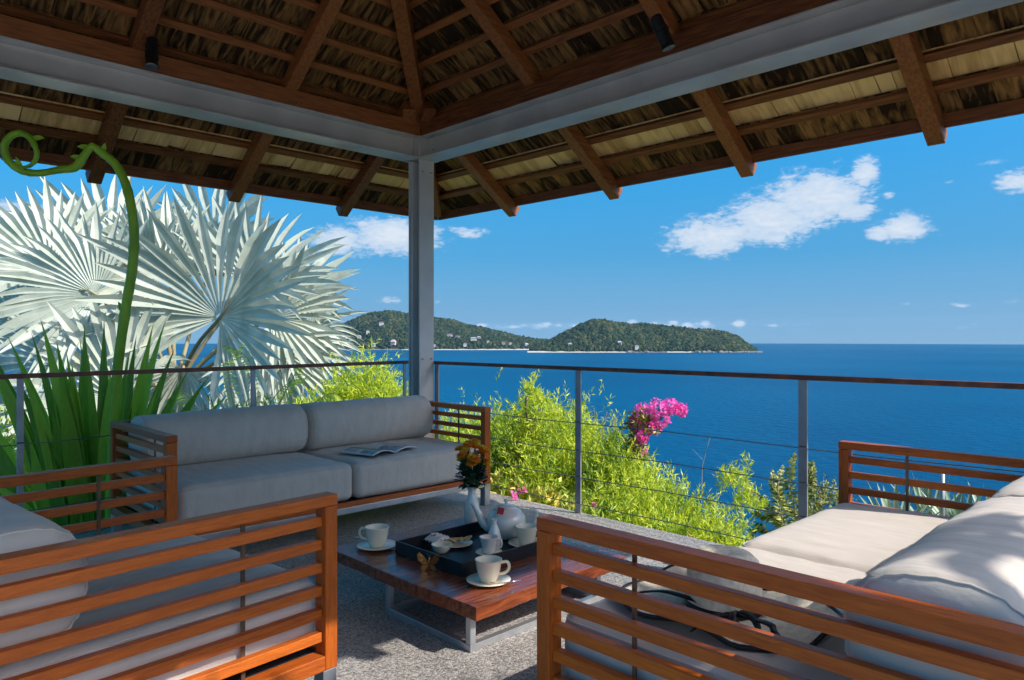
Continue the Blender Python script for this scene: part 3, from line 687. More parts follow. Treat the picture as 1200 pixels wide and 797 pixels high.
# ------------------------------------------------------------------ coffee table
tb = thing('coffee_table', 'low polished dark wood coffee table on a steel frame', 'table', (2.24, -1.38, 0))
TX0, TX1, TY0, TY1 = 1.712, 2.765, -1.838, -.925
TZ = .20
rt = random.Random(3); out_ = []
def wav(t, k): return .007*math.sin(t*6+k) + .0015*math.sin(t*23+2*k)
for i in range(24): u = i/24; out_.append((TX0+(TX1-TX0)*u, TY0+wav(u, 1)))
for i in range(24): u = i/24; out_.append((TX1+wav(u, 2), TY0+(TY1-TY0)*u))
for i in range(24): u = i/24; out_.append((TX1+(TX0-TX1)*u, TY1+wav(u, 3)))
for i in range(24): u = i/24; out_.append((TX0+wav(u, 4), TY1+(TY0-TY1)*u))
K = len(out_); vs = [(x, y, TZ) for x, y in out_] + [(x+.0015*math.sin(i*1.7), y+.0015*math.sin(i*2.3), TZ-.026) for i, (x, y) in enumerate(out_)] + [(x+.002*math.sin(i*2.9), y+.002*math.sin(i*1.3), TZ-.052) for i, (x, y) in enumerate(out_)]
m = MB(); m.add(vs, [tuple(range(K)), tuple(range(3*K-1, 2*K-1, -1))] + [(r*K+(i+1)%K, r*K+i, (r+1)*K+i, (r+1)*K+(i+1)%K) for r in (0,1) for i in range(K)]); m.build('table_top', 'table_top', tb, bevel=.003)
def frame_bar(a, b, w=.028): m = MB(); m.bar(a, b, w, w); m.build('frame_bar', 'leg_steel', tb, bevel=.002)
fx0, fx1, fy0, fy1 = 2.15, 2.685, -1.79, -1.03
for x in (fx0, fx1):
    for y in (fy0, fy1): m = MB(); m.box(x-.014, x+.014, y-.014, y+.014, .0285, TZ-.0525); m.build('leg', 'leg_steel', tb, bevel=.002)
frame_bar((fx0+.0145,fy0,.014),(fx1-.0145,fy0,.014)); frame_bar((fx0+.0145,fy1,.014),(fx1-.0145,fy1,.014)); frame_bar((fx0,fy0-.014,.0142),(fx0,fy1+.014,.0142)); frame_bar((fx1,fy0-.014,.0142),(fx1,fy1+.014,.0142))

# tray
tr = thing('tray', 'black lacquered rectangular serving tray on the coffee table', 'tray', (2.25, -1.36, TZ))
x0, x1, y0, y1 = 2.0, 2.475, -1.655, -1.045
m = MB(); m.box(x0+.01, x1-.01, y0+.01, y1-.01, TZ+.001, TZ+.009); m.build('base', 'tray', tr)
for (a, b_, c, d) in ((x0,x1,y0,y0+.01),(x0,x1,y1-.01,y1),(x0,x0+.01,y0+.0102,y1-.0102),(x1-.01,x1,y0+.0102,y1-.0102)):
    m = MB(); m.box(a, b_, c, d, TZ+.001, TZ+.058); m.build('side', 'tray', tr, bevel=.0015)

def cup_set(name, label, cat, c, z, ang=0, scale=1.0, spoon=True, saucer=True, mt='ceramic', tea=False):
    t = thing(name, label, cat, (c[0], c[1], z), ang, 'cream cups with saucers on the coffee table')
    S = scale
    if saucer:
        m = MB(); m.lathe([(.001,.004),(.030*S,.003),(.034*S,.001),(.036*S,.0005),(.045*S,.005),(.078*S,.014),(.080*S,.0155),(.078*S,.017),(.045*S,.009),(.030*S,.007),(.001,.0065)], 36); m.build('saucer', mt, t, smooth=True, local=True)
    h0 = .0075 if saucer else .001
    m = MB(); m.lathe([(.001,h0+.003),(.024*S,h0+.002),(.027*S,h0),(.029*S,h0+.003),(.036*S,h0+.018*S),(.043*S,h0+.045*S),(.0475*S,h0+.075*S),(.049*S,h0+.078*S),(.0465*S,h0+.0785*S),(.044*S,h0+.074*S),(.040*S,h0+.045*S),(.033*S,h0+.018*S),(.022*S,h0+.008),(.001,h0+.007)], 36)
    cu = m.build('cup', mt, t, smooth=True, local=True)
    hp = spline([(.044*S,0,h0+.066*S),(.066*S,0,h0+.068*S),(.074*S,0,h0+.050*S),(.064*S,0,h0+.032*S),(.037*S,0,h0+.024*S)], 6)
    m = MB(); m.tube(hp, .0055*S, 8); m.build('handle', mt, cu, smooth=True, local=True)
    if tea:
        m = MB(); m.lathe([(.001,h0+.055*S),(.0415*S,h0+.055*S)], 24); m.build('tea', 'tea', cu, local=True)
    if spoon:
        sp = MB(); sp.tube([(.02*S,-.055*S,.0165),(.06*S,-.058*S,.021),(.115*S,-.05*S,.027)], [.0018,.002,.0032], 6)
        sp.lathe([(.001,.0),(.011,.002),(.013,.004)], 12, (.012*S,-.055*S,.0145)); sp.build('spoon', 'silver', t, smooth=True, local=True)
    return t
cup_set('teacup', 'cream teacup on a saucer with a spoon at the left end of the table', 'cup', (1.868,-1.665), TZ, math.radians(215), 1.2)
cup_set('teacup', 'cream teacup on a saucer in front of the black tray at the table edge', 'cup', (2.60,-1.62), TZ, math.radians(48), 1.14)
cup_set('teacup', 'cream teacup on a saucer at the right end inside the tray', 'cup', (2.36,-1.155), TZ+.009, math.radians(38), 1.1, spoon=False)
jug = thing('milk_jug', 'white straight-sided jug on a saucer in the middle of the tray', 'jug', (2.335,-1.375,TZ+.009), math.radians(40))
m = MB(); m.lathe([(.001,.003),(.03,.002),(.06,.010),(.0615,.0115),(.06,.013),(.03,.006),(.001,.006)], 32); m.build('saucer', 'ceramic', jug, smooth=True, local=True)
m = MB(); m.lathe([(.001,.009),(.028,.0085),(.030,.011),(.033,.04),(.041,.078),(.042,.08),(.039,.0795),(.031,.04),(.027,.016),(.001,.015)], 32, wob=lambda a, i: 1+(.07*math.exp(-((a-PI)/.35)**2) if 4 <= i <= 7 else 0)); m.build('body', 'pearl', jug, smooth=True, local=True)
m = MB(); m.tube(spline([(.036,0,.068),(.056,0,.066),(.056,0,.035),(.031,0,.028)], 6), .005, 8); m.build('handle', 'pearl', jug, smooth=True, local=True)
bw = thing('sugar_bowl', 'small white round bowl at the left inside the tray', 'bowl', (2.165,-1.515,TZ+.009))
m = MB(); m.lathe([(.001,.002),(.024,.001),(.027,.003),(.040,.018),(.046,.038),(.047,.040),(.044,.040),(.038,.020),(.024,.007),(.001,.006)], 32); m.build('body', 'ceramic', bw, smooth=True, local=True)
pl = thing('cookie_plate', 'small plate with a row of overlapping pale cookies on the tray', 'plate', (2.12,-1.395,TZ+.009))
m = MB(); m.lathe([(.001,.003),(.045,.002),(.082,.012),(.084,.0135),(.082,.015),(.045,.007),(.001,.007)], 36); m.build('plate', 'ceramic', pl, smooth=True, local=True)
for i in range(7):
    co = MB(); co.lathe([(.001,.009),(.022,.0085),(.0265,.005),(.0265,.002),(.022,0),(.001,0)], 16, wob=lambda a, k: 1+.03*math.sin(a*8))
    o = co.build('cookie', 'cookie', None, smooth=True, local=True); o.location = (2.12-.045+.016*i*.75, -1.395-.04+.016*i, TZ+.009+.012+.002*i); o.rotation_euler = (math.radians(-22), math.radians(18), .5*i)
    tag(o, ['leftmost cookie of the overlapping row on the tray plate','cookie next to the leftmost one on the tray plate','third cookie from the left on the tray plate','middle cookie of the overlapping row on the tray plate','third cookie from the right on the tray plate','cookie next to the rightmost one on the tray plate','rightmost cookie of the overlapping row on the tray plate'][i], 'cookie', 'cookies on the tray plate')
# patterned napkin behind the bowl
nk = MB(); vs = []; nn = 14
for j in range(nn+1):
    for i in range(nn+1):
        u, v = i/nn-.5, j/nn-.5; vs.append((2.07+u*.10+v*.02, -1.47+v*.07, TZ+.03+.025*abs(math.sin(u*13))*(1-abs(v))+.02*(v+.5)))
nk.add(vs, [(j*(nn+1)+i, j*(nn+1)+i+1, (j+1)*(nn+1)+i+1, (j+1)*(nn+1)+i) for j in range(nn) for i in range(nn)])
M['napkin'] = mat('floral_napkin', (.75,.70,.62), (.45,.05,.06), 26, .8, ramp=(.36,.42))
o = nk.build('napkin', 'napkin', smooth=True); sd = o.modifiers.new('solid', 'SOLIDIFY'); sd.thickness = .0015; tag(o, 'crumpled napkin with small red flowers behind the sugar bowl', 'napkin')
bo = thing('ceramic_bottle', 'slender pearly white bottle vase in front of the teapot', 'bottle', (2.275,-1.285,TZ+.009))
m = MB(); m.lathe([(.001,.002),(.026,.001),(.030,.006),(.034,.03),(.033,.055),(.024,.085),(.0135,.108),(.011,.122),(.0135,.132),(.0145,.134),(.012,.134),(.009,.122),(.009,.11)], 32); m.build('body', 'pearl', bo, smooth=True, local=True)
# teapot
tp = thing('teapot', 'round pearly white teapot with a square handle at the back of the tray', 'teapot', (2.19,-1.125,TZ+.009), math.radians(45))
m = MB(); m.lathe([(.001,.002),(.055,.001),(.062,.005),(.082,.03),(.097,.07),(.094,.105),(.075,.135),(.050,.148),(.045,.150)], 40); m.build('body', 'pearl', tp, smooth=True, local=True)
m = MB(); m.lathe([(.050,.1475),(.052,.150),(.045,.156),(.020,.164),(.001,.166)], 32); m.lathe([(.004,.165),(.006,.170),(.012,.177),(.012,.183),(.006,.189),(.001,.190)], 16); m.build('lid', 'pearl', tp, smooth=True, local=True)
m = MB(); m.tube(spline([(-.080,0,.045),(-.115,0,.075),(-.140,0,.125),(-.163,0,.165),(-.172,0,.172)], 6), [.026]*3+[.024]*3+[.021]*3+[.019]*3+[.016]*3+[.014]*3+[.012]*3+[.011]*3+[.012], 12); m.build('spout', 'pearl', tp, smooth=True, local=True)
m = MB(); m.tube([(.075,0,.128),(.140,0,.135),(.152,0,.128),(.150,0,.115),(.135,0,.05),(.125,0,.042),(.088,0,.045)], [.008,.009,.009,.009,.008,.008,.008], 10); m.build('handle', 'pearl', tp, smooth=True, local=True)
# red tea tag hanging in front of the pot
tt = MB(); c = Vector((2.262,-1.262,TZ+.009+.152)); tt.box(-.016,.016,-.016,.016,-.004,.004)
o = tt.build('tea_tag', 'red', local=True, bevel=.002); o.location = Vector((2.255,-1.225,TZ+.009+.158)); o.rotation_euler = (math.radians(75), math.radians(12), math.radians(45)); tag(o, 'small red square tea tag hanging against the front of the teapot', 'tea tag')
# little strip bridging the pot and the tag
m = MB(); m.tube([(2.255,-1.222,TZ+.175),(2.23,-1.19,TZ+.185),(2.20,-1.15,TZ+.18)], .0012, 5); m.build('string', 'paper', o).location = -o.location if False else (0,0,0)
bpy.data.objects.remove([x for x in bpy.data.objects if x.name.startswith('string')][0])
# vase with chrysanthemums
va = thing('flower_vase', 'pearly vase holding orange and yellow chrysanthemums at the far end of the table', 'vase', (1.842,-1.045,TZ))
m = MB(); m.lathe([(.001,.003),(.036,.001),(.040,.006),(.043,.04),(.043,.075),(.036,.115),(.024,.150),(.020,.165),(.022,.182),(.030,.198),(.031,.199),(.027,.197),(.018,.182),(.016,.16)], 36,
                  wob=lambda a, i: 1 + (.10*math.sin(a*6) if 8 <= i <= 12 else 0)); m.build('body', 'pearl', va, smooth=True, local=True)
rf = random.Random(21)
heads = []
for i in range(26):
    a = rf.uniform(0, 2*PI); r = .085*math.sqrt(rf.random()); h = .36 + .085*rf.random() - r*.5 ; heads.append((r*math.cos(a), r*math.sin(a), h, 'yellow' if rf.random() < .3 else 'orange'))
heads += [(.060,.052,.315,'yellow'), (-.03,-.05,.345,'yellow'), (.05,-.02,.34,'orange')]
st = MB()
for (x, y, z, c) in heads: st.tube([(x*.12, y*.12, .16), (x*.5, y*.5, .25), (x, y, z)], .0022, 5)
st.build('stem', 'flower_leaf', va, local=True, kind=None)
for (x, y, z, c) in heads:
    b = MB(); dirv = Vector((x*3, y*3, .7)).normalized(); qn = dirv.to_track_quat('Z', 'Y')
    for ringi, (cnt, ln, tilt) in enumerate(((16,.034,.10),(14,.031,.45),(12,.025,.85),(9,.017,1.25))):
        for j in range(cnt):
            a = 2*PI*(j+.5*ringi)/cnt + rf.uniform(-.1,.1); e = Vector((math.cos(a)*math.cos(tilt), math.sin(a)*math.cos(tilt), math.sin(tilt))); s_ = Vector((-math.sin(a), math.cos(a), 0)); w = .0062
            up = e.cross(s_)
            P = [s_*-.001, e*ln*.6 - s_*w, e*ln + up*-.002, e*ln*.6 + s_*w]
            b.add([qn @ p + Vector((x, y, z)) for p in P], [(0,1,2,3)])
    b.build('flower_head', c, va, local=True)
lf = MB()
for i in range(230):
    a = rf.uniform(0, 2*PI); z = rf.uniform(.205, .345); r = rf.uniform(.01, .06)*(1.25 - abs(z-.26)*4); p = Vector((r*math.cos(a), r*math.sin(a), z)); e = Vector((math.cos(a+rf.uniform(-.8,.8)), math.sin(a+rf.uniform(-.8,.8)), rf.uniform(-.5,.8))).normalized(); s_ = e.cross(Vector((0,0,1))).normalized()
    ln = rf.uniform(.032,.055); w = ln*.40; up = s_.cross(e)
    lf.add([p, p+e*ln*.35-s_*w+up*.003, p+e*ln*.6-s_*w*.6, p+e*ln, p+e*ln*.6+s_*w*.6, p+e*ln*.35+s_*w+up*.003], [(0,1,2,3),(0,3,4,5)])
lf.build('foliage', 'flower_leaf', va, local=True, kind='stuff')
# gold butterfly resting against the tray
bf = thing('butterfly_ornament', 'golden butterfly ornament leaning on the front of the black tray', 'ornament', (2.30,-1.69,TZ), math.radians(42))
b = MB(); b.tube([(0,0,.008),(0,0,.028),(0,0,.045),(0,0,.055)], [.003,.006,.005,.003], 8); b.build('body', 'gold', bf, smooth=True, local=True)
for sg in (-1, 1):
    for (nm, pts) in (('wing', [(.002,.03),(.018,.058),(.040,.082),(.048,.070),(.044,.048),(.030,.032),(.004,.024)]), ('wing', [(.003,.024),(.026,.026),(.034,.012),(.026,.000),(.014,.004),(.003,.016)])):
        b = MB(); n_ = len(pts); fr = [(sg*x, -.010-.35*x, z) for x, z in pts]; bk = [(v[0], v[1]+.0025, v[2]) for v in fr]
        b.add(fr+bk, [tuple(range(n_)), tuple(range(2*n_-1, n_-1, -1))] + [(i, (i+1)%n_, n_+(i+1)%n_, n_+i) for i in range(n_)]); b.build(nm, 'gold', bf, local=True)
    b = MB(); b.tube([(0,0,.054),(sg*.006,-.003,.066),(sg*.012,-.004,.072)], .0008, 5); b.build('antenna', 'gold', bf, local=True)

# floppy straw hat on the right sofa
hat = thing('sun_hat', 'floppy straw sun hat with black ribbon and black brim edging on the right sofa', 'hat', (3.75,-1.79,.437), 0)
def brim_z(r, a):
    k = max(0, (r-.10)/.22); return .012 + .030*k*math.sin(a*3+.7) + .022*k*math.sin(a*5+2.1) + .035*k*k*max(0, math.cos(a-1.0))
nr, na = 12, 72; vs = []; fs = []
for i in range(nr+1):
    r = .095 + (.27-.095)*i/nr
    for j in range(na):
        a = 2*PI*j/na; rr = r*(1+.04*math.sin(a*2+.4)*(i/nr)); vs.append((rr*math.cos(a)*1.12, rr*math.sin(a)*.85, max(.004, brim_z(r, a))))
for i in range(nr):
    for j in range(na): fs.append((i*na+j, i*na+(j+1)%na, (i+1)*na+(j+1)%na, (i+1)*na+j))
b = MB(); b.add(vs, fs); o = b.build('brim', 'straw', hat, smooth=True, local=True); sd = o.modifiers.new('solid', 'SOLIDIFY'); sd.thickness = .003
b = MB(); b.tube([Vector(v)+Vector((0,0,.001)) for v in vs[nr*na:]] + [Vector(vs[nr*na])+Vector((0,0,.001))], .0065, 6, False); b.build('brim_edging', 'ribbon', hat, smooth=True, local=True)
def cr(a, i): return 1 + (.06*math.sin(a*2+1)+.02*math.sin(a*5))*min(1, i/5)
b = MB(); b.lathe([(.099,.004),(.100,.04),(.099,.08),(.096,.12),(.088,.150),(.068,.168),(.035,.166),(.001,.155)], 48, wob=cr); b.build('crown', 'straw', hat, smooth=True, local=True)
b = MB(); b.lathe([(.1025,.006),(.1035,.02),(.1015,.034),(.099,.034)], 48, wob=cr); b.build('hat_band', 'ribbon', hat, smooth=True, local=True)
for (a0, rr) in ((-.35,.055),(-1.15,.05)):              # bow loops and tails of the ribbon
    cx_, cy_ = .105*math.cos(-.8), .105*math.sin(-.8); lp = []
    for q in range(17):
        t_ = q/16*2*PI; d = Vector((math.cos(a0), math.sin(a0), 0)); lp.append(Vector((cx_, cy_, .025)) + d*rr*(1-math.cos(t_)) * .8 + Vector((0,0,.028*math.sin(t_))))
    vs2 = []; fs2 = []
    for q, p in enumerate(lp): s_ = Vector((-math.sin(a0), math.cos(a0), .3)).normalized()*.010; vs2 += [p-s_, p+s_]
    for q in range(16): fs2.append((2*q, 2*q+2, 2*q+3, 2*q+1))
    b = MB(); b.add(vs2, fs2); o = b.build('bow', 'ribbon', hat, smooth=True, local=True); sd = o.modifiers.new('solid', 'SOLIDIFY'); sd.thickness = .0015
for (x1_, y1_) in ((.26,-.17),(.05,-.24),(-.22,-.15)):
    sp_ = spline([(.075,-.075,.035),(x1_*.6+.03,y1_*.65,.05),(x1_*.8,y1_*.85+.02,.038),(x1_,y1_,.030)], 5); vs2 = []; fs2 = []
    for q, p in enumerate(sp_): s_ = Vector((.25,.5,.15)).normalized()*.009; vs2 += [p-s_, p+s_]
    for q in range(len(sp_)-1): fs2.append((2*q, 2*q+2, 2*q+3, 2*q+1))
    b = MB(); b.add(vs2, fs2); o = b.build('ribbon_tail', 'ribbon', hat, smooth=True, local=True); sd = o.modifiers.new('solid', 'SOLIDIFY'); sd.thickness = .0015

# ------------------------------------------------------------------ plants
def leaves_mesh(P, Dv, ln, w, curl=.15):
    """P (n,3) bases, Dv (n,3) unit directions; pointed folded blades of 2 quads"""
    n = len(P); rv = np.random.normal(size=(n,3)); S = np.cross(Dv, rv); S /= np.linalg.norm(S, axis=1, keepdims=True)+1e-9; U = np.cross(S, Dv)
    ln = np.asarray(ln).reshape(-1,1); w = np.asarray(w).reshape(-1,1)
    v0 = P; vm = P + Dv*ln*.5 + U*w*.25; vt = P + Dv*ln - U*ln*curl
    va_ = P + Dv*ln*.38 - S*w*.5; vb = P + Dv*ln*.38 + S*w*.5
    V = np.stack([v0, va_, vt, vm, vb], 1).reshape(-1,3)
    k = np.arange(n)[:,None]*5
    F = np.concatenate([k+np.array([[0,1,2,3]]), k+np.array([[0,3,2,4]])], 0)
    return V, F
def sprigs(blobs, n, per, slen, ll, lw, up=.5, shell=.5, spread=.55, thin=None, rs=None):
    """n sprigs spread in ellipsoid blobs [(c, r)], each with per leaves"""
    rs = rs or np.random
    c = np.array([b[0] for b in blobs], float); r = np.array([b[1] for b in blobs], float); wts = r.prod(1)**.67; idx = rs.choice(len(blobs), n, p=wts/wts.sum())
    d = rs.normal(size=(n,3)); d[:,2] = np.abs(d[:,2])*1.0 - .25*rs.random(n); d /= np.linalg.norm(d, axis=1, keepdims=True)
    rad = (shell + (1-shell)*rs.random(n))[:,None]*(1+.12*rs.normal(size=(n,1)))
    B = c[idx] + d*r[idx]*rad
    ax = d*.7 + np.array([0,0,up]) + rs.normal(size=(n,3))*.3; ax /= np.linalg.norm(ax, axis=1, keepdims=True)
    sl = slen*rs.uniform(.6, 1.3, n)
    t = np.tile(np.linspace(.1, 1, per), n); B2 = np.repeat(B, per, 0); A2 = np.repeat(ax, per, 0); S2 = np.repeat(sl, per)
    P = B2 + A2*(t*S2)[:,None]; P[:,2] -= .25*(t**2)*S2*.3
    D = A2*.8 + rs.normal(size=P.shape)*spread; D /= np.linalg.norm(D, axis=1, keepdims=True)
    k = len(P)
    return leaves_mesh(P, D, ll*rs.uniform(.6,1.25,k), lw*rs.uniform(.7,1.2,k))
def shrub(name, label, cat, blobs, n, per, slen, ll, lw, m, group=None, up=.5, shell=.45, stems=14, spread=.55, extra=None):
    c0 = Vector(blobs[0][0]); base = (c0.x, c0.y, min(b[0][2]-b[1][2] for b in blobs)-.1)
    t = thing(name, label, cat, base, 0, group)
    V, F = sprigs(blobs, n, per, slen, ll, lw, up, shell, spread); npmesh('foliage', V, F, m, t, kind='stuff')
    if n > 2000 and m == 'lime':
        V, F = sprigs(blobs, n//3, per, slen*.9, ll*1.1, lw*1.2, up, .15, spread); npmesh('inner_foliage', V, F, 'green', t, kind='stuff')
    b = MB(); rr = random.Random(n)
    for i in range(stems):
        bl = blobs[i % len(blobs)]; c, r = Vector(bl[0]), bl[1]; a = rr.uniform(0, 2*PI)
        e = c + Vector((math.cos(a)*r[0]*rr.uniform(.1,.8), math.sin(a)*r[1]*rr.uniform(.1,.8), r[2]*rr.uniform(.2,.8)))
        b.tube(spline([Vector(base)+Vector((rr.uniform(-.1,.1), rr.uniform(-.1,.1), 0)), (Vector(base)*.45+e*.55)+Vector((rr.uniform(-.1,.1), rr.uniform(-.1,.1), .1)), e], 3), [.014,.013,.011,.009,.007,.005,.003], 5)
    b.build('stem', 'bark', t, kind='stuff')
    return t
def blob(px, py_top, d, w_px, depth, bottom_drop=1.0):
    """ellipsoid whose top shows at row py_top, w_px half width"""
    zt = hgt(py_top, d) - .07; rz = bottom_drop; p = place(px, d); rx = w_px*d/FPX
    return ((p.x, p.y, zt - rz), (rx, rx if depth is None else depth, rz))
G = 'lime green bushes beyond the right railing'
shrub('bamboo_shrub', 'tall lime green feathery bush just right of the far sofa arm', 'shrub',
      [blob(600,478,7.2,38,.6,1.0), blob(625,470,7.0,30,.5,.8), blob(650,480,6.8,40,.6,1.1), blob(580,492,7.3,40,.6,1.0)], 8500, 9, .15, .065, .012, 'lime', G)
shrub('bamboo_shrub', 'slender upright sprig of lime leaves rising above the bush left of the railing post', 'shrub',
      [((*pt(622,466,6.9),), (.05,.05,.16)), ((*pt(628,480,6.9),), (.09,.09,.16))], 90, 9, .10, .05, .011, 'lime', None, up=1.0, stems=3)
shrub('bamboo_shrub', 'lime green feathery bush directly behind the middle railing post', 'shrub',
      [blob(690,492,6.2,42,.55,1.2), blob(668,484,6.4,28,.5,1.0), blob(722,510,6.0,32,.5,1.1), blob(640,520,6.0,50,.5,1.0)], 9000, 9, .14, .06, .011, 'lime', G)
shrub('bamboo_shrub', 'lime green bush under the magenta flowers sloping down to the right', 'shrub',
      [blob(762,548,5.6,38,.5,1.2), blob(735,535,5.8,30,.5,1.0), blob(800,572,5.4,34,.5,1.1), blob(730,570,5.2,60,.4,.9)], 8500, 9, .13, .056, .011, 'lime', G)
shrub('bamboo_shrub', 'lowest lime green bush beyond the railing between the flowers and the right post', 'shrub',
      [blob(838,598,5.0,34,.45,1.0), blob(868,628,4.8,30,.4,.8), blob(800,610,4.9,50,.4,.8), blob(892,652,4.7,26,.4,.7)], 7500, 9, .12, .050, .010, 'lime', G)
shrub('croton_bush', 'low bush of golden variegated leaves at the deck edge behind the teapot', 'shrub',
      [blob(600,560,5.9,34,.35,.5), blob(640,566,5.6,28,.3,.5), blob(575,552,6.2,24,.35,.5), blob(668,590,5.35,24,.25,.4)], 1300, 7, .08, .085, .034, 'gold_leaf', None, spread=.8)
shrub('green_hedge', 'dark green low growth along the deck edge below the lime bushes', 'shrub',
      [blob(720,600,5.0,50,.35,.6), blob(780,622,4.8,45,.35,.6), blob(840,648,4.55,45,.3,.6), blob(690,585,5.2,45,.35,.6)], 2200, 8, .12, .07, .014, 'green', None)
shrub('bamboo_shrub', 'bright lime bush seen left of the steel post above the far sofa', 'shrub',
      [blob(425,418,8.6,36,.5,.9), blob(455,446,8.4,30,.5,.9), blob(400,452,8.4,36,.5,.9), blob(365,465,8.2,40,.5,.8)], 4200, 9, .16, .075, .013, 'lime', 'lime bushes beyond the left railing')
shrub('bamboo_shrub', 'thin lime bush with open tips right behind the steel post', 'shrub',
      [blob(545,474,8.2,22,.4,.7), blob(520,492,8.2,30,.4,.8), blob(555,496,8.0,30,.4,.8)], 1500, 9, .16, .07, .012, 'lime', None, up=.9)
shrub('leafy_shrub', 'yellow green leafy shrub behind the sword leaves at the far left', 'shrub',
      [blob(20,520,6.2,70,.5,.8), blob(-40,470,6.4,60,.5,1.0), blob(90,560,5.8,60,.5,.8), blob(170,540,6.4,60,.5,.9)], 2600, 8, .15, .07, .022, 'lime', None)
shrub('leafy_shrub', 'mid green shrub behind the left sofa arm and railing', 'shrub',
      [blob(240,500,7.4,70,.6,.9), blob(310,478,7.6,60,.6,.9)], 2200, 8, .15, .09, .018, 'green', None)

shrub('grey_green_bush', 'olive bush with purplish tips at the top of the planting beside the far sofa arm', 'shrub',
      [blob(598,484,6.7,24,.3,.5), blob(580,492,6.8,18,.3,.4)], 380, 8, .10, .045, .013, 'green', None, up=.7)
shrub('grey_green_bush', 'olive bush with thin leaves at the crest right of the middle railing post', 'shrub',
      [blob(708,506,5.85,22,.3,.45), blob(728,522,5.8,14,.25,.4)], 300, 8, .10, .05, .013, 'green', None, up=.8)
# bougainvillea
bg_ = thing('bougainvillea', 'bougainvillea branch covered in magenta flowers leaning out over the sea', 'flowering plant', tuple(pt(745,600,5.9)))
stem = spline([pt(742,600,5.9), pt(745,560,5.9), pt(747,530,5.9), pt(762,500,5.9), pt(795,478,5.9)], 6)
b = MB(); b.tube(stem, [.012-.0004*i for i in range(len(stem))], 6)
for (a1, a2) in (((750,520),(745,490)),((760,505),(752,478)),((775,492),(770,472)),((748,540),(738,515))): b.tube([pt(*a1,5.9), pt(*a2,5.85)], [.006,.003], 5)
b.build('branch', 'bark', bg_)
def bract_cloud(clusters, n, size):
    V = []; F = []; k = 0
    for _ in range(n):
        c, r = clusters[np.random.randint(len(clusters))]; d = np.random.normal(size=3); d /= np.linalg.norm(d); p = np.array(c) + d*r*(.55+.5*np.random.random()**.6)
        nrm_ = d + np.random.normal(size=3)*.5; nrm_ /= np.linalg.norm(nrm_); a = np.cross(nrm_, np.random.normal(size=3)); a /= np.linalg.norm(a); bb = np.cross(nrm_, a)
        for q in range(3):
            t_ = q*2*PI/3; e = a*math.cos(t_)+bb*math.sin(t_); s_ = np.cross(nrm_, e); z = size*np.random.uniform(.7,1.2)
            V += [p, p+e*z*.5-s_*z*.38+nrm_*z*.30, p+e*z*1.0+nrm_*z*.5, p+e*z*.5+s_*z*.38+nrm_*z*.30]; F.append((k,k+1,k+2,k+3)); k += 4
    return np.array(V), np.array(F)
cl = [(pt(x, y, 5.88+dz), r) for x, y, r, dz in ((755,485,.085,0),(748,500,.07,.05),(770,478,.07,-.05),(785,476,.06,0),(798,480,.05,.03),(752,512,.05,0),(765,500,.07,.03),(775,492,.06,0),(745,470+22,.05,.05))]
V, F = bract_cloud(cl, 620, .024); npmesh('flowers', V, F, 'pink', bg_, kind='stuff')
cl = [(pt(x, y, 5.9), .035) for x, y in ((745,518),(752,528))]; V, F = bract_cloud(cl, 30, .026); npmesh('flowers', V, F, 'pink', bg_, kind='stuff')
V, F = sprigs([((*pt(752,505,5.92),), (.10,.10,.14)), ((*pt(745,535,5.9),), (.06,.06,.16))], 130, 6, .05, .045, .02, spread=.8); npmesh('foliage', V, F, 'fern', bg_, kind='stuff')
for (x, y, d, lab) in ((612,574,5.4,'small magenta bloom above the teapot handle'),(603,581,5.35,'lower small magenta bloom right behind the teapot lid'),(697,594,5.1,'tiny pink bloom in the bush right of the middle post')):
    V, F = bract_cloud([(pt(x, y, d), .018)], 7, .026); o = npmesh('blossom', V, F, 'pink'); tag(o, lab, 'flower')
V, F = bract_cloud([(pt(778,636,4.45), .035), (pt(793,640,4.42), .04), (pt(806,638,4.4), .035), (pt(820,655,4.4), .03)], 70, .03)
o = npmesh('blossom', V, F, 'pink'); tag(o, 'row of magenta blossoms just above the straw hat and sofa rail', 'flower')
# dry twigs
def twigs(label, base, tips, r=.006, m='twig'):
    t = thing('dry_twig', label, 'twig', tuple(base)); b = MB(); rr = random.Random(int(base.x*100))
    for tip in tips:
        mid = base.lerp(tip, .55) + Vector((rr.uniform(-.03,.03), rr.uniform(-.03,.03), 0)); b.tube([base, mid, tip], [r, r*.7, r*.25], 5)
        for q in range(3): p = mid.lerp(tip, .2+.25*q); b.tube([p, p+Vector((rr.uniform(-.07,.07), rr.uniform(-.07,.07), rr.uniform(.03,.09)))], [r*.45, r*.15], 4)
    b.build('branch', m, t)
twigs('bare pale forked twigs standing out of the bush right of the middle post', pt(705,530,6.2), [pt(712,482,6.2), pt(697,478,6.2), pt(722,486,6.2)])
twigs('thin bare stem leaning out of the bushes over the sea', pt(822,590,5.2), [pt(832,512,5.2)], .0035)
twigs('purple grey bare twigs between the right post and the sofa arm', pt(968,640,5.0), [pt(975,565,5.0), pt(958,575,5.0), pt(990,572,5.0), pt(984,590,5.0), pt(950,590,5.0), pt(965,560,5.0)], .005)
V, F = sprigs([((*pt(972,600,5.0),), (.13,.13,.18))], 150, 5, .06, .03, .012, spread=.8)
shr = thing('wispy_shrub', 'wispy grey green shrub between the right post and the sofa arm', 'shrub', tuple(pt(972,650,5.0))); npmesh('foliage', V, F, 'fern', shr, kind='stuff')
for k in range(3):
    twig_tip = pt(870+14*k, 548+18*k, 5.2)
V, F = sprigs([((*pt(872,560,5.3),), (.03,.03,.13)), ((*pt(860,575,5.3),), (.10,.08,.12)), ((*pt(878,600,5.2),), (.10,.08,.10))], 130, 8, .09, .045, .010, up=1.2); 
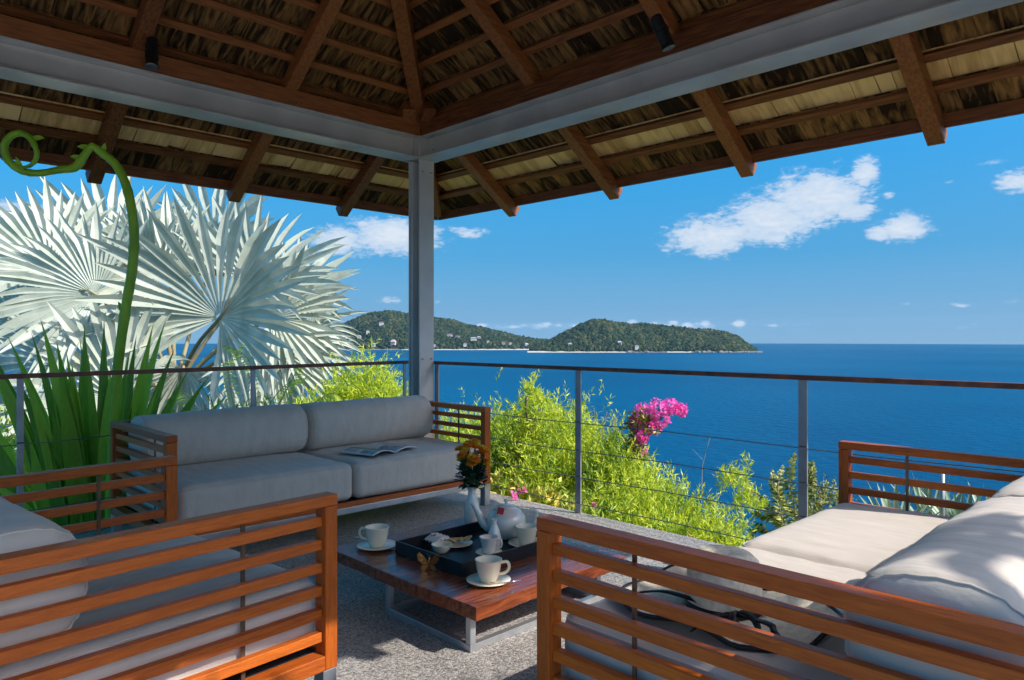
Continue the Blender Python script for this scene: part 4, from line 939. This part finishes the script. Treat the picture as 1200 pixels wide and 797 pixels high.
shr = thing('bamboo_shrub', 'loose upright tip of lime leaves right of the magenta flowers against the sea', 'shrub', tuple(pt(870,640,5.2))); npmesh('foliage', V, F, 'lime', shr, kind='stuff')

# frond helpers
def frond(b, base, path, leaf_len, n, w, droop=.3, ring=False):
    """pinnate frond: path is a list of points; leaflets on both sides (ring: all round)"""
    P = spline(path, 8); k = len(P)
    for i in range(n):
        u = (i+.5)/n; q = u*(k-1); j = int(q); p = P[j].lerp(P[min(j+1,k-1)], q-j); d = (P[min(j+1,k-1)]-P[max(j-1,0)]).normalized()
        s_ = d.cross(Vector((0,0,1))).normalized(); up = s_.cross(d)
        sc = math.sin(PI*min(1, .12+u*.88))**.5*(1-.35*u)
        for sg in (-1, 1):
            a = random.uniform(-1.4, 1.4) if ring else random.uniform(-.15, .25)
            e = (s_*sg*math.cos(a) + up*math.sin(a) + d*.55 + Vector((0,0,-droop))).normalized(); ll = leaf_len*sc*random.uniform(.85,1.1); nn_ = e.cross(d).normalized()*w*.5
            sd_ = nn_.cross(e).normalized()*w*.5
            m1 = p + e*ll*.45; t_ = p + e*ll + Vector((0,0,-droop*ll*.35))
            b.add([p, m1-sd_, t_, m1+sd_], [(0,1,2,3)])
def rachis(b, path, r): P = spline(path, 6); b.tube(P, [r*(1-.8*i/(len(P)-1)) for i in range(len(P))], 6)
# small tree with plume-like fronds at the right post
ft = thing('foxtail_palm', 'small olive green plume-leaved palm behind the right railing post', 'palm tree', tuple(pt(935,760,6.0)))
b = MB(); b.tube([pt(935,760,6.0), pt(938,690,6.0), pt(932,640,6.0)], [.045,.04,.03], 8); b.build('trunk', 'palm_trunk', ft, smooth=True)
for i, (tips, ll) in enumerate((((( 935,640),(930,590),(925,560),(932,530)),.13), (((935,640),(915,610),(895,590),(875,566)),.12), (((935,640),(950,600),(952,570),(953,540)),.12), (((935,640),(905,625),(885,618),(878,640)),.10), (((935,645),(925,625),(905,640),(898,668)),.11), (((935,640),(928,600),(908,572),(905,550)),.11), (((937,640),(960,625),(966,640)),.08), (((933,640),(912,612),(893,604),(880,600)),.11), (((936,640),(944,590),(948,555),(944,538)),.12), (((934,642),(915,600),(912,570),(918,545)),.12), (((936,645),(950,630),(958,600),(960,585)),.10), (((932,645),(912,640),(900,655),(890,672)),.10))):
    path = [pt(x, y, 6.0 + (.10 if i % 2 else -.08)*k) for k, (x, y) in enumerate(tips)]
    b = MB(); frond(b, None, path, ll*.72, 80, .020, .15, ring=True); fr = b.build('frond', 'fern', ft); r_ = MB(); rachis(r_, path, .008); r_.build('rachis', 'palm_stalk', fr)
# feathery green palm behind the sofa on the left
fp = thing('feather_palm', 'small yellow green feather palm behind the left railing and sofa back', 'palm tree', tuple(pt(300,600,7.8)))
for i, tips in enumerate((((290,560),(275,480),(268,430),(285,400)), ((300,560),(305,500),(330,455),(365,440)), ((295,560),(240,490),(215,460),(195,470)), ((300,560),(350,490),(385,462),(402,470)), ((295,560),(300,470),(290,420),(262,405)), ((300,560),(325,480),(345,440),(350,425)))):
    path = [pt(x, y, 7.8 - .12*i) for x, y in tips]; b = MB(); frond(b, None, path, .30, 36, .016, .45); fr = b.build('frond', 'lime' if i % 2 else 'green', fp); r_ = MB(); rachis(r_, path, .010); r_.build('rachis', 'palm_stalk', fr)

# sword-shaped leaves
def blade(b, base, tip, w, bend=(0,0,0), nrm_hint=None, n=10, fold=.25):
    base = Vector(base); tip = Vector(tip); mid = base.lerp(tip, .5) + Vector(bend); vs = []; fs = []
    for i in range(n+1):
        u = i/n; p = base*(1-u)**2 + mid*2*u*(1-u) + tip*u*u; d = ((mid-base)*(1-u) + (tip-mid)*u).normalized()
        s_ = d.cross(nrm_hint or Vector((-F2.x, -F2.y, .2))).normalized(); nn_ = s_.cross(d)
        ww = w*(math.sin(PI*(u*.78+.20))**.7)*(1-u**7) if u < 1 else 0
        vs += [p - s_*ww/2, p + nn_*(-ww*fold), p + s_*ww/2]
    for i in range(n): fs += [(3*i, 3*i+3, 3*i+4, 3*i+1), (3*i+1, 3*i+4, 3*i+5, 3*i+2)]
    b.add(vs, fs)
rs_ = random.Random(12)
sw = thing('sword_leaf_plant', 'tall agave-like plant with long green sword leaves behind the left railing', 'plant', tuple(pt(110,720,4.9)))
tips = [(-60,430),(-30,400),(8,392),(36,388),(47,372),(66,398),(93,392),(99,380),(122,372),(146,402),(160,392),(180,378),(205,408),(222,432),(246,440),(268,462),(232,478),(-45,500),(18,440),(75,440),(130,430),(190,455),(-20,560),(252,520),(60,470),(110,455),(165,470),(210,500)]
tips += [(x+rs_.uniform(-22,22), y+rs_.uniform(-6,50)) for x, y in tips[:22]]
for i, (x, y) in enumerate(tips):
    dd = 4.75 + rs_.uniform(-.25,.35) + (.2 if y < 400 else 0); bx = 110 + (x-110)*.28 + rs_.uniform(-10,10)
    base = pt(bx, 690, 4.9 + rs_.uniform(-.1,.15)); tip = pt(x, y, dd)
    b = MB(); nh = Vector((-F2.x + rs_.uniform(-.5,.5), -F2.y + rs_.uniform(-.5,.5), .25)); blade(b, base, tip, rs_.uniform(.075,.125), (R2.x*rs_.uniform(-.05,.05) - (x-110)*.0010*R2.x, R2.y*rs_.uniform(-.05,.05) - (x-110)*.0010*R2.y, .16), nh, 12)
    b.build('leaf', 'sword', sw, smooth=True)
# the curling flower stalk
sk = [(128,640,4.75),(132,520,4.7),(137,440,4.68),(146,370,4.66),(155,315,4.64),(157,270,4.62),(150,225,4.6),(137,195,4.58),(120,180,4.56),(108,172,4.54),(99,182,4.53),(88,196,4.52),(70,199,4.5),(45,203,4.48),(25,200,4.46),(10,188,4.44),(5,172,4.42),(12,160,4.40),(25,156,4.39),(36,163,4.38),(43,178,4.38),(40,190,4.40),(30,196,4.44),(15,194,4.48),(2,186,4.52)]
P = spline([pt(*q) for q in sk], 6); k = len(P)
rad = [.85*(.93 + .10*(i % 9 == 0) - .04*(i % 9 == 1) + .03*math.sin(i*1.9))*np.interp(i/(k-1), [0,.2,.33,.40,.45,.52,.62,.72,.85,1], [.040,.038,.031,.028,.034,.026,.029,.026,.018,.007]) for i in range(k)]
b = MB(); b.tube(P, rad, 14); st_ = b.build('flower_stalk', 'stalk', sw, smooth=True)
for q in (6*9+2, 6*8, 6*10+2, 6*14, 6*5, 6*16, 6*19, 6*23-3, 6*3):
    p = P[q]; b = MB(); dv = (P[q+1]-P[q-1]).normalized(); sd_ = Vector((rs_.uniform(-1,1), rs_.uniform(-1,1), rs_.uniform(.2,1))).normalized()
    blade(b, p, p + dv*.05 + sd_*.07, .035, (0,0,.01), None, 5); b.build('bract', 'stalk', st_, smooth=True)

# silver agaves beyond the right sofa
def rosette(label, base, n, ln, w, seed, m='agave', group=None):
    t = thing('agave', label, 'agave', tuple(base), 0, group); rr = random.Random(seed)
    for i in range(n):
        a = 2.4*i; el_ = .25 + 1.15*(i/n)**.9 + rr.uniform(-.08,.08); l_ = ln*rr.uniform(.85,1.1); d = Vector((math.cos(a)*math.cos(el_), math.sin(a)*math.cos(el_), math.sin(el_)))
        b = MB(); blade(b, base + d*.03, base + d*l_, w, (0,0,.05*l_), Vector((-math.cos(a), -math.sin(a), .6)), 8, .3); b.build('leaf', m, t, smooth=True)
for i, (x, y, d, s, lab) in enumerate(((1052,640,5.6,.50,'leftmost silver agave rosette behind the slats of the right sofa arm'),(1092,628,5.9,.50,'upright silver agave rosette behind the middle of the right sofa arm'),(1130,640,5.4,.46,'silver agave rosette behind the right part of the right sofa arm'),(1165,640,5.7,.50,'rightmost silver agave rosette beside the right sofa bolster'),(1110,660,5.2,.40,'lower silver agave in front of the other rosettes'))):
    rosette(lab, pt(x, y, d), 30, s, .05, 30+i, group='silver agaves on the slope beyond the right sofa')
ps = MB(); ps.tube([pt(1104,640,5.2), pt(1104,553,5.2)], .018, 8); o = ps.build('stake', 'rail_steel', None, smooth=True); tag(o, 'slim grey stake standing among the silver agaves', 'stake')

# silver fan palm
def fan_leaf(parent, hub, axis, normal, R, n=38, span=2.55, m='palm', droop=.12, seed=0, cup=.22, fold=.40, split=.68, crown=None):
    """costapalmate leaf: n folded segments joined at the hub, free from split*R outwards"""
    rr = random.Random(seed); a = Vector(axis).normalized(); nn_ = Vector(normal); nn_ = (nn_ - a*nn_.dot(a)).normalized(); s_ = a.cross(nn_).normalized()
    side_f = rr.uniform(.15,.60); b = MB(); dth = 2*span/n; split *= rr.uniform(.85,1.0)
    for k in range(n):
        th = -span + dth*(k+.5); ln = R*(.84+.16*math.cos(th*.7))*rr.uniform(.86,1.06); kink = rr.uniform(-.10,.10); dr_ = droop*rr.uniform(.4,2.2); oo_ = rr.uniform(-.09,.09); hw_ = math.tan(dth/2); ph_ = rr.uniform(-1,1)
        rows = [.03, .2, .38, split, .68, .84, 1.0]; vs = []
        for i, u in enumerate(rows):
            r = ln*u; t2 = th + kink*max(0, u-split); e = a*math.cos(t2) + s_*math.sin(t2); sd_ = -a*math.sin(t2) + s_*math.cos(t2)
            w = r*hw_ if u <= split else ln*split*hw_*max(0, (1-(u-split)/(1-split)))**.62*1.0
            p = hub + e*r + nn_*(cup*R*(u*u)*.6*(.4+.6*abs(math.sin(th/2)))) + nn_*(R*side_f*u*abs(math.sin(th))*(1 if math.cos(th) > -.3 else .6)) + Vector((0,0,-dr_*R*max(0,u-.35)**2)) + s_*(R*.09*ph_*max(0,u-.5)) + nn_*(R*oo_*max(0,u-.4)*2) + nn_*(R*.05*math.sin(th*2.3+seed)*u)
            dz = fold*w if u > .03 else 0
            vs += [p - sd_*w + nn_*dz*.9, p - nn_*dz*.9, p + sd_*w + nn_*dz*.9]
        fs = []
        for i in range(len(rows)-1): fs += [(3*i,3*i+3,3*i+4,3*i+1),(3*i+1,3*i+4,3*i+5,3*i+2)]
        b.add(vs, fs)
    o = b.build('leaf', m, parent)
    if crown is not None:
        b = MB(); mid = (hub+crown)*.5 + Vector((0,0,.12)); P_ = spline([crown, mid, hub, hub + a*R*.16], 5); b.tube(P_, [.035-.020*i/(len(P_)-1) for i in range(len(P_))], 8); b.build('leaf_stalk', 'palm_stalk', o, smooth=True)
    return o
UP = Vector((0,0,1)); RT = Vector((R2.x, R2.y, 0)); FW = Vector((F2.x, F2.y, 0)); BK = -FW
def ax2(deg, tilt=0): a = math.radians(deg); return RT*math.cos(a) + UP*math.sin(a) + FW*tilt
crown = pt(205, 455, 10.9)
pm = thing('silver_fan_palm', 'large silvery fan palm with huge pleated leaves beyond the left railing', 'palm tree', (crown.x, crown.y, crown.z-4.4))
b = MB(); b.tube([crown+Vector((0,0,-4.4)), crown+Vector((.05,0,-1.8)), crown+Vector((0,0,.15))], [.26,.24,.2], 16); b.build('trunk', 'palm_trunk', pm, smooth=True)
LV = [  # hub px,py,dist, radius px, axis deg, axis tilt, normal (right, up, back), span, droop
 (258,372,6.3,158,62,-.05,(.10,.30,1),2.62,.10),
 (112,345,6.3,135,168,.0,(.35,.35,1),2.0,.12),
 (182,318,7.0,82,175,.1,(-.25,.2,1),2.3,.05),
 (200,325,7.3,118,95,.25,(.2,.1,1),1.7,.05),
 (298,335,7.1,135,48,.2,(-.2,.5,1),1.9,.12),
 (322,372,7.0,100,-5,.1,(.5,.3,1),2.0,.22),
 (140,470,6.0,150,160,-.1,(.1,.7,1),2.0,.22),
 (318,405,6.9,110,-72,.1,(.3,.2,1),1.6,.25),
 (60,318,6.9,125,115,.2,(.5,-.2,1),1.9,.06),
 (70,425,6.8,130,195,.1,(.2,.5,1),2.0,.2),
 (215,430,6.9,105,-105,.1,(-.1,.1,1),1.8,.2),
 (130,300,7.6,120,75,.3,(0,-.3,1),2.2,.06),
 (255,290,7.9,120,80,.3,(-.3,.2,1),2.2,.08),
 (20,380,7.4,130,150,.2,(.4,.2,1),2.1,.12),
 (345,345,7.8,95,35,.3,(-.5,.4,1),2.0,.12),
 (355,395,7.4,80,-30,.3,(.2,.6,1),1.9,.3),
 (160,400,7.9,120,-160,.3,(.2,.0,1),2.2,.15)]
for i, (x, y, d, rp, ang, tl, nr_, spn, drp) in enumerate(LV):
    d *= 1.5; hub = pt(x, y, d); nv = RT*nr_[0] + UP*nr_[1] + BK*nr_[2]
    fan_leaf(pm, hub, ax2(ang, tl), nv, rp*.93*d/FPX, n=34 if i < 3 else 27, span=spn, droop=drp*1.5, seed=i, crown=crown, cup=.18)
# dead hanging leaves
for i, (x, y, d, rp, ang) in enumerate(((235,465,7.2,75,-95),(285,455,7.1,80,-80),(180,470,7.2,80,-100))):
    fan_leaf(pm, pt(x, y, d*1.5), ax2(ang, .1), BK+UP*.2, rp*1.5*d/FPX, n=20, span=.9, droop=.1, seed=50+i, crown=crown, cup=.3, fold=.5)
# second fan palm outside the pavilion, right of the view: it throws the dappled shade on the right sofa
c2 = Vector((7.05, -1.22, 2.75))
p2 = thing('silver_fan_palm', 'second fan palm standing right of the pavilion beyond the sofa', 'palm tree', (c2.x, c2.y, -.5))
b = MB(); b.tube([(c2.x, c2.y, -.5), (c2.x+.05, c2.y, 1.2), (c2.x, c2.y, 2.7)], [.16,.14,.12], 12); b.build('trunk', 'palm_trunk', p2, smooth=True)
for i in range(9):
    a = 2*PI*i/9 + .2; e = Vector((math.cos(a), math.sin(a), .25+.5*(i % 3)*.5)); hub = c2 + e*.40
    fan_leaf(p2, hub, e, Vector((0,0,1))+e*-.3, .60, n=24, span=2.0, droop=.35, seed=80+i, crown=c2+Vector((0,0,.05)), cup=.1)

# ------------------------------------------------------------------ sea air
hz = MB(); hz.box(CAM2.x-7900, CAM2.x+7900, CAM2.y-7900, CAM2.y+7900, -62.8, 190); hz = hz.build('haze', 'ground', kind='stuff')
hm = bpy.data.materials.new('haze'); hm.use_nodes = True; hn = hm.node_tree.nodes; hn.remove(hn['Principled BSDF'])
pv = hn.new('ShaderNodeVolumePrincipled'); pv.inputs['Color'].default_value = (.50, .78, 1, 1); pv.inputs['Density'].default_value = 2.6e-5; pv.inputs['Anisotropy'].default_value = .2
hm.node_tree.links.new(pv.outputs[0], hn['Material Output'].inputs['Volume']); hz.data.materials.clear(); hz.data.materials.append(hm)
